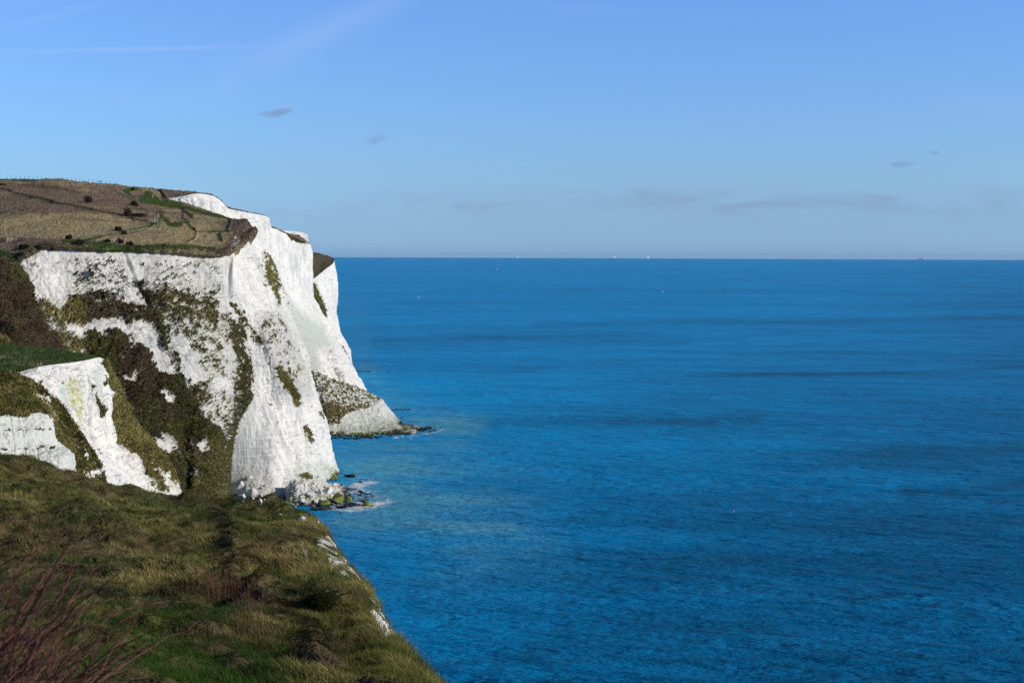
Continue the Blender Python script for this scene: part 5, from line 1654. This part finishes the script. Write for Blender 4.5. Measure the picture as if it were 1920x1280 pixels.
def post_mesh(h, r):
    key = (h, r)
    if key not in POSTS:
        bm = bmesh.new()
        box(bm, 0, 0, h / 2 - 0.15, r * 2, r * 2, h + 0.3, 0.2, 0.88)
        bmesh.ops.bevel(bm, geom=bm.edges[:], offset=r * 0.2, segments=1, affect='EDGES')
        me = bpy.data.meshes.new('post')
        bm.to_mesh(me)
        bm.free()
        POSTS[key] = me
    return POSTS[key]


def fence(path, step, h, r, mat, label, rails=(0.5, 0.95), rail_r=0.012, group='fences on the hill', railname='wire'):
    P = []
    for (x0, y0), (x1, y1) in zip(path[:-1], path[1:]):
        n = max(1, int(round(math.hypot(x1 - x0, y1 - y0) / step)))
        for i in range(n):
            q = drop(x0 + (x1 - x0) * i / n, y0 + (y1 - y0) * i / n)
            if q is not None:
                P.append(q)
    q = drop(*path[-1])
    if q is not None:
        P.append(q)
    root = empty('post_fence', P[0])
    tag(root, label, 'fence', group)
    me = post_mesh(h, r)
    if not me.materials:
        me.materials.append(mat)
    for q in P:
        o = bpy.data.objects.new('post', me)
        COL.objects.link(o)
        o.parent = root
        o.location = Vector(q - P[0])
        o.rotation_euler = (random.uniform(-.05, .05), random.uniform(-.05, .05), random.uniform(0, 1.5))
    for z in rails:
        pts = [q - P[0] + np.array([0, 0, z * h]) for q in P]
        link(railname, tube_mesh(railname, [(pts, [rail_r] * len(pts))], 4), M_WIRE if railname == 'wire' else mat, root)


fence([(30, 444), (57, 443.5), (92, 443.5), (115, 443.5), (137, 443), (160, 440), (185, 436), (205, 433), (225, 430), (248, 426), (262, 423), (276, 420), (286, 417.5)], 5.2, 1.25, 0.085, M_WOOD, 'long post and wire fence above the grass track on the cliff top')
fence([(205, 348), (212, 353), (222, 359), (234, 366), (248, 373), (262, 385), (275, 393), (287, 402)], 3.0, 1.3, 0.10, M_WOOD, 'grey rail fence stepping down the hill beside the green path', (0.45, 0.9), 0.05, railname='rail')
fence([(-20, 334.5), (30, 336.5), (70, 337.2), (110, 338.5), (150, 341), (190, 344.5), (217, 347)], 8.0, 1.9, 0.07, M_DARKWOOD, 'thin post fence along the skyline of the hill')
fence([(-12, 455), (0, 454), (7, 453), (13, 452)], 4.0, 1.5, 0.12, M_DARKWOOD, 'dark timber rail fence at the left edge beside the pale gate', (0.3, 0.62, 0.95), 0.07, railname='rail')


def gate(px, py, w, label, mat):
    p = drop(px, py)
    root = empty('field_gate', p)
    tag(root, label, 'gate', 'gates on the hill')
    for s in (-1, 1):
        o = bpy.data.objects.new('post', post_mesh(1.5, 0.101 if mat is M_PALEPAINT else 0.1))
        if not o.data.materials:
            o.data.materials.append(mat)
        COL.objects.link(o)
        o.parent = root
        o.location = (s * w / 2, 0, 0)
    bm = bmesh.new()
    for z in (0.3, 0.55, 0.8, 1.05, 1.28):
        box(bm, 0, 0, z, w - 0.2, 0.05, 0.12)
    for s in (-1, 0, 1):
        box(bm, s * (w / 2 - 0.18), 0.06, 0.79, 0.1, 0.05, 1.12)
    bm_obj('leaf', bm, mat, root)


gate(17.5, 452.5, 1.45, 'pale slatted gate on the cliff top path', M_PALEPAINT)
gate(292.5, 418, 1.3, 'white gate where the track meets the fence', M_PALEPAINT)
p = drop(290.5, 411)
root = empty('marker_post', p)
tag(root, 'tall pale marker post above the white gate', 'post')
bm = bmesh.new()
box(bm, 0, 0, 0.9, 0.16, 0.16, 2.2, 0.2, 0.9)
bm_obj('shaft', bm, M_PALEPAINT, root)
bm = bmesh.new()
box(bm, 0.05, -0.1, 1.75, 0.5, 0.04, 0.35)
bm_obj('board', bm, M_PALEPAINT, root)


# ================================================================== PEOPLE
def skin_mesh(name, verts, edges, radii, sub=1):
    me = bpy.data.meshes.new(name)
    me.from_pydata(verts, edges, [])
    o = bpy.data.objects.new(name, me)
    COL.objects.link(o)
    m = o.modifiers.new('skin', 'SKIN')
    sv = me.skin_vertices[0].data
    for i, r in enumerate(radii):
        sv[i].radius = (r, r) if not isinstance(r, tuple) else r
    sv[0].use_root = True
    s = o.modifiers.new('sub', 'SUBSURF')
    s.levels = s.render_levels = sub
    dg = bpy.context.evaluated_depsgraph_get()
    out = bpy.data.meshes.new_from_object(o.evaluated_get(dg))
    out.name = name
    bpy.data.objects.remove(o)
    bpy.data.meshes.remove(me)
    for p_ in out.polygons:
        p_.use_smooth = True
    return out


def figure(pose):
    """joints of a 1.74 m figure facing -Y; returns meshes of body, jacket, trousers, hair, shoes"""
    st = 0.16 if pose == 'walk' else 0.02
    sw = 0.13 if pose == 'walk' else 0.02
    J = dict(pel=(0, 0, 0.93), wa=(0, 0, 1.08), ch=(0, 0.01, 1.30), nk=(0, 0.01, 1.48), hb=(0, 0.0, 1.56), ht=(0, -0.005, 1.70), nose=(0, -0.105, 1.61))
    for s, n in ((-1, 'l'), (1, 'r')):
        f = s * 1.0
        J['hip' + n] = (s * 0.10, 0, 0.90)
        J['kn' + n] = (s * 0.11, -st * f * 0.75 - 0.02, 0.49)
        J['an' + n] = (s * 0.11, -st * f * 1.5 + (0.06 if f < 0 else 0), 0.09)
        J['to' + n] = (s * 0.12, -st * f * 1.5 - 0.15, 0.04)
        J['sh' + n] = (s * 0.185, 0.01, 1.43)
        J['el' + n] = (s * 0.245, sw * f * 0.6 + 0.02, 1.14)
        J['wr' + n] = (s * 0.25, sw * f - 0.07, 0.90)
        J['pa' + n] = (s * 0.25, sw * f - 0.10, 0.83)
        for q in range(4):
            J[f'f{q}a' + n] = (s * (0.25 - 0.004), sw * f - 0.125 + 0.022 * q, 0.785)
            J[f'f{q}b' + n] = (s * (0.238), sw * f - 0.13 + 0.022 * q, 0.755 - (0.01 if q in (1, 2) else 0))
        J['tha' + n] = (s * 0.235, sw * f - 0.13, 0.815)
    rad = dict(pel=.13, wa=.12, ch=.145, nk=.055, hb=.085, ht=.085, nose=.016)
    for n in 'lr':
        rad.update({'hip' + n: .09, 'kn' + n: .058, 'an' + n: .04, 'to' + n: .035, 'sh' + n: .062, 'el' + n: .042, 'wr' + n: .03, 'pa' + n: .034, 'tha' + n: .010})
        for q in range(4):
            rad.update({f'f{q}a' + n: .0095, f'f{q}b' + n: .008})

    def build(name, links, grow=0.0, sub=1, over=None):
        names = []
        for a, b in links:
            for c in (a, b):
                if c not in names:
                    names.append(c)
        rr = [(over or {}).get(c, rad[c] + grow) for c in names]
        return skin_mesh(name, [J[c] for c in names], [(names.index(a), names.index(b)) for a, b in links], rr, sub)

    body = [('pel', 'wa'), ('wa', 'ch'), ('ch', 'nk'), ('nk', 'hb'), ('hb', 'ht'), ('hb', 'nose')]
    for n in 'lr':
        body += [('pel', 'hip' + n), ('hip' + n, 'kn' + n), ('kn' + n, 'an' + n), ('an' + n, 'to' + n), ('ch', 'sh' + n), ('sh' + n, 'el' + n), ('el' + n, 'wr' + n), ('wr' + n, 'pa' + n), ('pa' + n, 'tha' + n)]
        for q in range(4):
            body += [('pa' + n, f'f{q}a' + n), (f'f{q}a' + n, f'f{q}b' + n)]
    M = dict(body=build('person', body))
    jk = [('pel', 'wa'), ('wa', 'ch')]
    tr = [('pel', 'hipl'), ('pel', 'hipr')]
    for n in 'lr':
        jk += [('ch', 'sh' + n), ('sh' + n, 'el' + n), ('el' + n, 'wr' + n)]
        tr += [('hip' + n, 'kn' + n), ('kn' + n, 'an' + n)]
    M['jacket'] = build('jacket', jk, 0.022)
    M['trousers'] = build('trousers', tr, 0.018)
    J['hc'] = (0, 0.02, 1.665)
    J['hd'] = (0, 0.035, 1.62)
    rad.update(hc=.092, hd=.088)
    M['hair'] = build('hair', [('hc', 'hd')], 0)
    M['shoe'] = [build('shoe', [('an' + n, 'to' + n)], 0.012) for n in 'lr']
    return M


POSE = dict(walk=figure('walk'), stand=figure('stand'))
M_SKIN = mat_plain('skin', (0.50, 0.32, 0.24), 0.6, 0.3, 0.1)
M_HAIR = mat_plain('dark_hair', (0.03, 0.02, 0.015), 0.7, 0.3, 0.3)
CLOTH = {}


def cloth(c):
    if c not in CLOTH:
        CLOTH[c] = mat_plain('cloth', c, 0.9, 0.1, 0.2, 12)
    return CLOTH[c]


def person(px, py, rz, pose, top, bottom, label, scale=1.0):
    p = drop(px, py)
    if p is None:
        return
    M = POSE[pose]
    me = M['body'].copy()
    o = link('person', me, M_SKIN, loc=p)
    o.rotation_euler = (0, 0, rz)
    o.scale = (scale,) * 3
    tag(o, label, 'person', 'people walking on the hill')
    link('jacket', M['jacket'].copy(), cloth(top), o)
    link('trousers', M['trousers'].copy(), cloth(bottom), o)
    link('hair', M['hair'].copy(), M_HAIR, o)
    for s_ in M['shoe']:
        link('shoe', s_.copy(), cloth((0.02, 0.02, 0.02)), o)


BLK, JEAN, RED = (0.012, 0.012, 0.015), (0.05, 0.09, 0.17), (0.50, 0.015, 0.03)
person(193.5, 456.5, R(70), 'walk', BLK, BLK, 'person in black walking ahead of two others on the cliff top')
person(211.5, 458.5, R(80), 'walk', (0.02, 0.03, 0.05), JEAN, 'person in a dark jacket and blue jeans beside the red jacket')
person(220, 460, R(75), 'walk', RED, JEAN, 'person in a red jacket and jeans on the cliff top path')
person(34.5, 452, R(-20), 'stand', BLK, (0.03, 0.03, 0.05), 'left one of the two people in dark clothes near the gate')
person(40, 452, R(15), 'stand', (0.01, 0.015, 0.03), BLK, 'right one of the two people in dark clothes near the gate')
person(131, 346, R(60), 'stand', (0.04, 0.10, 0.28), (0.02, 0.03, 0.06), 'leftmost distant walker in a blue jacket near the skyline')
person(143, 348, R(60), 'walk', (0.03, 0.08, 0.22), (0.04, 0.06, 0.12), 'second distant walker in blue near the skyline')
person(161.5, 349, R(-60), 'stand', BLK, BLK, 'left one of the distant pair in black near the skyline', 1.08)
person(167.3, 349.3, R(40), 'stand', BLK, (0.015, 0.015, 0.02), 'right one of the distant pair in black near the skyline', 1.08)
person(258, 356.5, R(30), 'stand', (0.10, 0.02, 0.03), BLK, 'walker in dark red on the green hilltop path', 1.05)
person(261.3, 356.5, R(-30), 'stand', (0.55, 0.03, 0.05), (0.25, 0.03, 0.05), 'walker in bright red on the green hilltop path', 1.05)
person(283, 356.5, R(10), 'walk', (0.60, 0.57, 0.55), (0.3, 0.28, 0.26), 'walker in pale clothes on the hilltop path near the chalk')
person(186.5, 344.2, R(20), 'stand', BLK, BLK, 'left tiny dark figure of the pair on the skyline')
person(189.5, 344.4, R(-20), 'walk', BLK, BLK, 'right tiny dark figure of the pair on the skyline')

# ================================================================== SHIPS, BOATS, GULLS
M_HULLD = mat_plain('dark_ship_hull', (0.16, 0.19, 0.24), 0.6, 0.3, 0.2, 0.1)
M_HULLB = mat_plain('blue_grey_ship_hull', (0.26, 0.33, 0.44), 0.6, 0.3, 0.2, 0.1)
M_WHITE = mat_plain('white_ship_paint', (0.80, 0.80, 0.78), 0.5, 0.3, 0.08, 0.3)
M_CARGO = mat_plain('deck_cargo', (0.25, 0.20, 0.18), 0.8, 0.2, 0.6, 0.05)
M_GULL = mat_plain('white_feathers', (0.80, 0.80, 0.80), 0.8, 0.1, 0.15, 3)
M_GREYF = mat_plain('grey_feathers', (0.42, 0.44, 0.47), 0.8, 0.1, 0.15, 3)
M_BEAK = mat_plain('yellow_beak', (0.6, 0.40, 0.05), 0.6, 0.3, 0.1)
M_GLASS = mat_plain('dark_glass', (0.02, 0.03, 0.04), 0.15, 0.6, 0.1)


def hull_bm(L, B, H, sheer=0.25):
    bm = bmesh.new()
    st = np.linspace(-0.5, 0.5, 15)
    ringp = []
    for s in st:
        w = B / 2 * (1 - max(0, (s - 0.28) / 0.22) ** 2 * 0.97) * (1 - max(0, (-s - 0.40) / 0.10) ** 2 * 0.25)
        up = H * (1 + sheer * max(0, (abs(s) - 0.36) / 0.14) ** 1.5)
        xx = s * L + (0.02 * L if s > 0.45 else 0)
        ringp.append([bm.verts.new(c) for c in ((s * L * 0.97, -w * 0.75, -H * 0.4), (xx, -w, H * 0.35), (xx, -w, up), (xx, w, up), (xx, w, H * 0.35), (s * L * 0.97, w * 0.75, -H * 0.4))])
    for a, b in zip(ringp[:-1], ringp[1:]):
        for i in range(6):
            bm.faces.new((a[i], a[(i + 1) % 6], b[(i + 1) % 6], b[i]))
    bm.faces.new(ringp[0])
    bm.faces.new(ringp[-1][::-1])
    bmesh.ops.recalc_face_normals(bm, faces=bm.faces[:])
    return bm


def ship(px, wp, label, hull_m, bow_right, kind):
    Y = 41000.0
    k = Y / F
    L = wp * k / math.cos(R(35))
    p = U(px, 485, Y)
    root = empty('cargo_ship', (p[0], p[1], 0), R(35) if bow_right else math.pi + R(35))
    tag(root, label, 'ship', 'ships on the horizon')
    H = 17.0
    bm_obj('hull', hull_bm(L, 34, H, 0.35), hull_m, root)
    bm = bmesh.new()
    ax = -0.40 * L
    sl = 0.13 * L if kind != 'ferry' else 0.22 * L
    for i in range(4):
        box(bm, ax, 0, H + 6 + i * 11.2, sl * (1.25 - 0.09 * i), 34 - 2 * i, 11.0)
    bm_obj('superstructure', bm, M_WHITE, root)
    bm = bmesh.new()
    box(bm, ax - sl * 0.2, 0, H + 52, 12, 8, 14, 0, 0.8)
    bm_obj('funnel', bm, hull_m, root)
    bm = bmesh.new()
    box(bm, ax + sl * 0.25, 0, H + 55, 1.6, 1.6, 20)
    box(bm, 0.42 * L, 0, H + 14, 1.4, 1.4, 22)
    bm_obj('mast', bm, M_WHITE, root)
    if kind == 'container':
        for i in range(6):
            bm = bmesh.new()
            hh = random.choice((14, 20, 24, 26))
            box(bm, -0.26 * L + i * 0.115 * L, 0, H + hh / 2 + 0.1, 0.10 * L, 30, hh)
            bm_obj('container_stack', bm, M_CARGO, root)
    else:
        for i in range(6):
            bm = bmesh.new()
            box(bm, -0.25 * L + i * 0.115 * L, 0, H + 1.4, 0.09 * L, 20, 2.6)
            bm_obj('hatch_cover', bm, hull_m, root)


ship(1156.5, 13, 'ship with a tall white deckhouse at its left end on the horizon', M_HULLD, True, 'ferry')
ship(1206.5, 21, 'longest and lowest ship on the horizon with its white bridge at the right', M_HULLB, False, 'tanker')
ship(963.5, 15, 'faint pale cargo ship on the horizon nearest the cliffs', M_HULLB, False, 'tanker')
ship(1728, 14, 'boxy laden cargo ship alone on the right of the horizon', M_HULLB, False, 'container')


def boat(px, py, L, rz, label):
    p = on_sea(px, py)
    root = empty('motor_boat', (p[0], p[1], 0.1), rz)
    tag(root, label, 'boat', 'small boats out at sea')
    bm_obj('hull', hull_bm(L, L * 0.32, L * 0.13, 0.5), M_WHITE, root)
    bm = bmesh.new()
    box(bm, -0.05 * L, 0, L * 0.13 + L * 0.09, L * 0.34, L * 0.22, L * 0.17, 0, 0.8)
    bm_obj('cabin', bm, M_WHITE, root)
    bm = bmesh.new()
    box(bm, 0.13 * L, 0, L * 0.13 + L * 0.11, L * 0.03, L * 0.19, L * 0.08)
    bm_obj('windscreen', bm, M_GLASS, root)


boat(785, 558, 5.5, R(10), 'small white motor boat nearest the cliffs')
boat(931.5, 504.5, 13, R(30), 'tiny white boat far out left of the horizon ships')
boat(1151.5, 512, 10, R(-20), 'tiny white boat below the ship with the tall deckhouse')
boat(1243, 547, 5.0, R(15), 'small white boat right of the middle of the open sea')
boat(1630, 491.5, 16, R(0), 'white speck of a boat close under the horizon at the right')


def gull_mesh(flying):
    vs = [(0, 0, 0), (0, -0.12, 0.01), (0, -0.22, 0.05), (0, -0.275, 0.075), (0, -0.32, 0.07), (0, 0.14, 0.01), (0, 0.27, 0.0), (0, 0.36, -0.01)]
    ed = [(0, 1), (1, 2), (2, 3), (3, 4), (0, 5), (5, 6), (6, 7)]
    rr = [(.085, .075), (.075, .07), (.045, .045), (.042, .042), (.02, .02), (.065, .05), (.035, .02), (.05, .008)]
    for s in (-1, 1):
        b = len(vs)
        if flying:
            vs += [(s * 0.16, -0.06, 0.06), (s * 0.34, -0.10, 0.13), (s * 0.52, 0.0, 0.12), (s * 0.70, 0.12, 0.07)]
            ed += [(1, b), (b, b + 1), (b + 1, b + 2), (b + 2, b + 3)]
            rr += [(.016, .075), (.014, .08), (.011, .06), (.005, .012)]
        else:
            vs += [(s * 0.075, 0.0, 0.03), (s * 0.07, 0.2, 0.03), (s * 0.03, 0.36, 0.02)]
            ed += [(1, b), (b, b + 1), (b + 1, b + 2)]
            rr += [(.03, .05), (.025, .04), (.01, .015)]
    return skin_mesh('gull', vs, ed, rr, 2)


GF, GS = gull_mesh(True), gull_mesh(False)


def gull(loc, rz, fly, label, roll=0.0):
    o = link('seagull', (GF if fly else GS).copy(), M_GULL if fly else M_GREYF, loc=loc)
    o.rotation_euler = (0, roll, rz)
    tag(o, label, 'bird', 'gulls over the sea')
    bm = bmesh.new()
    bmesh.ops.create_cone(bm, segments=8, radius1=0.014, radius2=0.003, depth=0.06, cap_ends=True)
    b = bm_obj('beak', bm, M_BEAK, o)
    b.location = (0, -0.36, 0.065)
    b.rotation_euler = (R(95), 0, 0)


gull(U(1376, 958, 420), R(50), True, 'white gull flying low over the open sea with spread wings', R(-35))
for px, py, lab in ((1293.5, 880, 'gull floating on the sea above and left of the flying gull'), (1299.5, 940, 'gull floating on the sea just left of the flying gull'),
                    (1671, 975, 'gull floating alone on the darker sea at the right'), (1614.5, 1099, 'gull floating beside the brown patch low on the right'), (723.5, 1064, 'gull floating close off the foreground cliff edge')):
    p = on_sea(px, py)
    gull((p[0], p[1], p[2] + 0.12), R(random.uniform(0, 360)), False, lab)
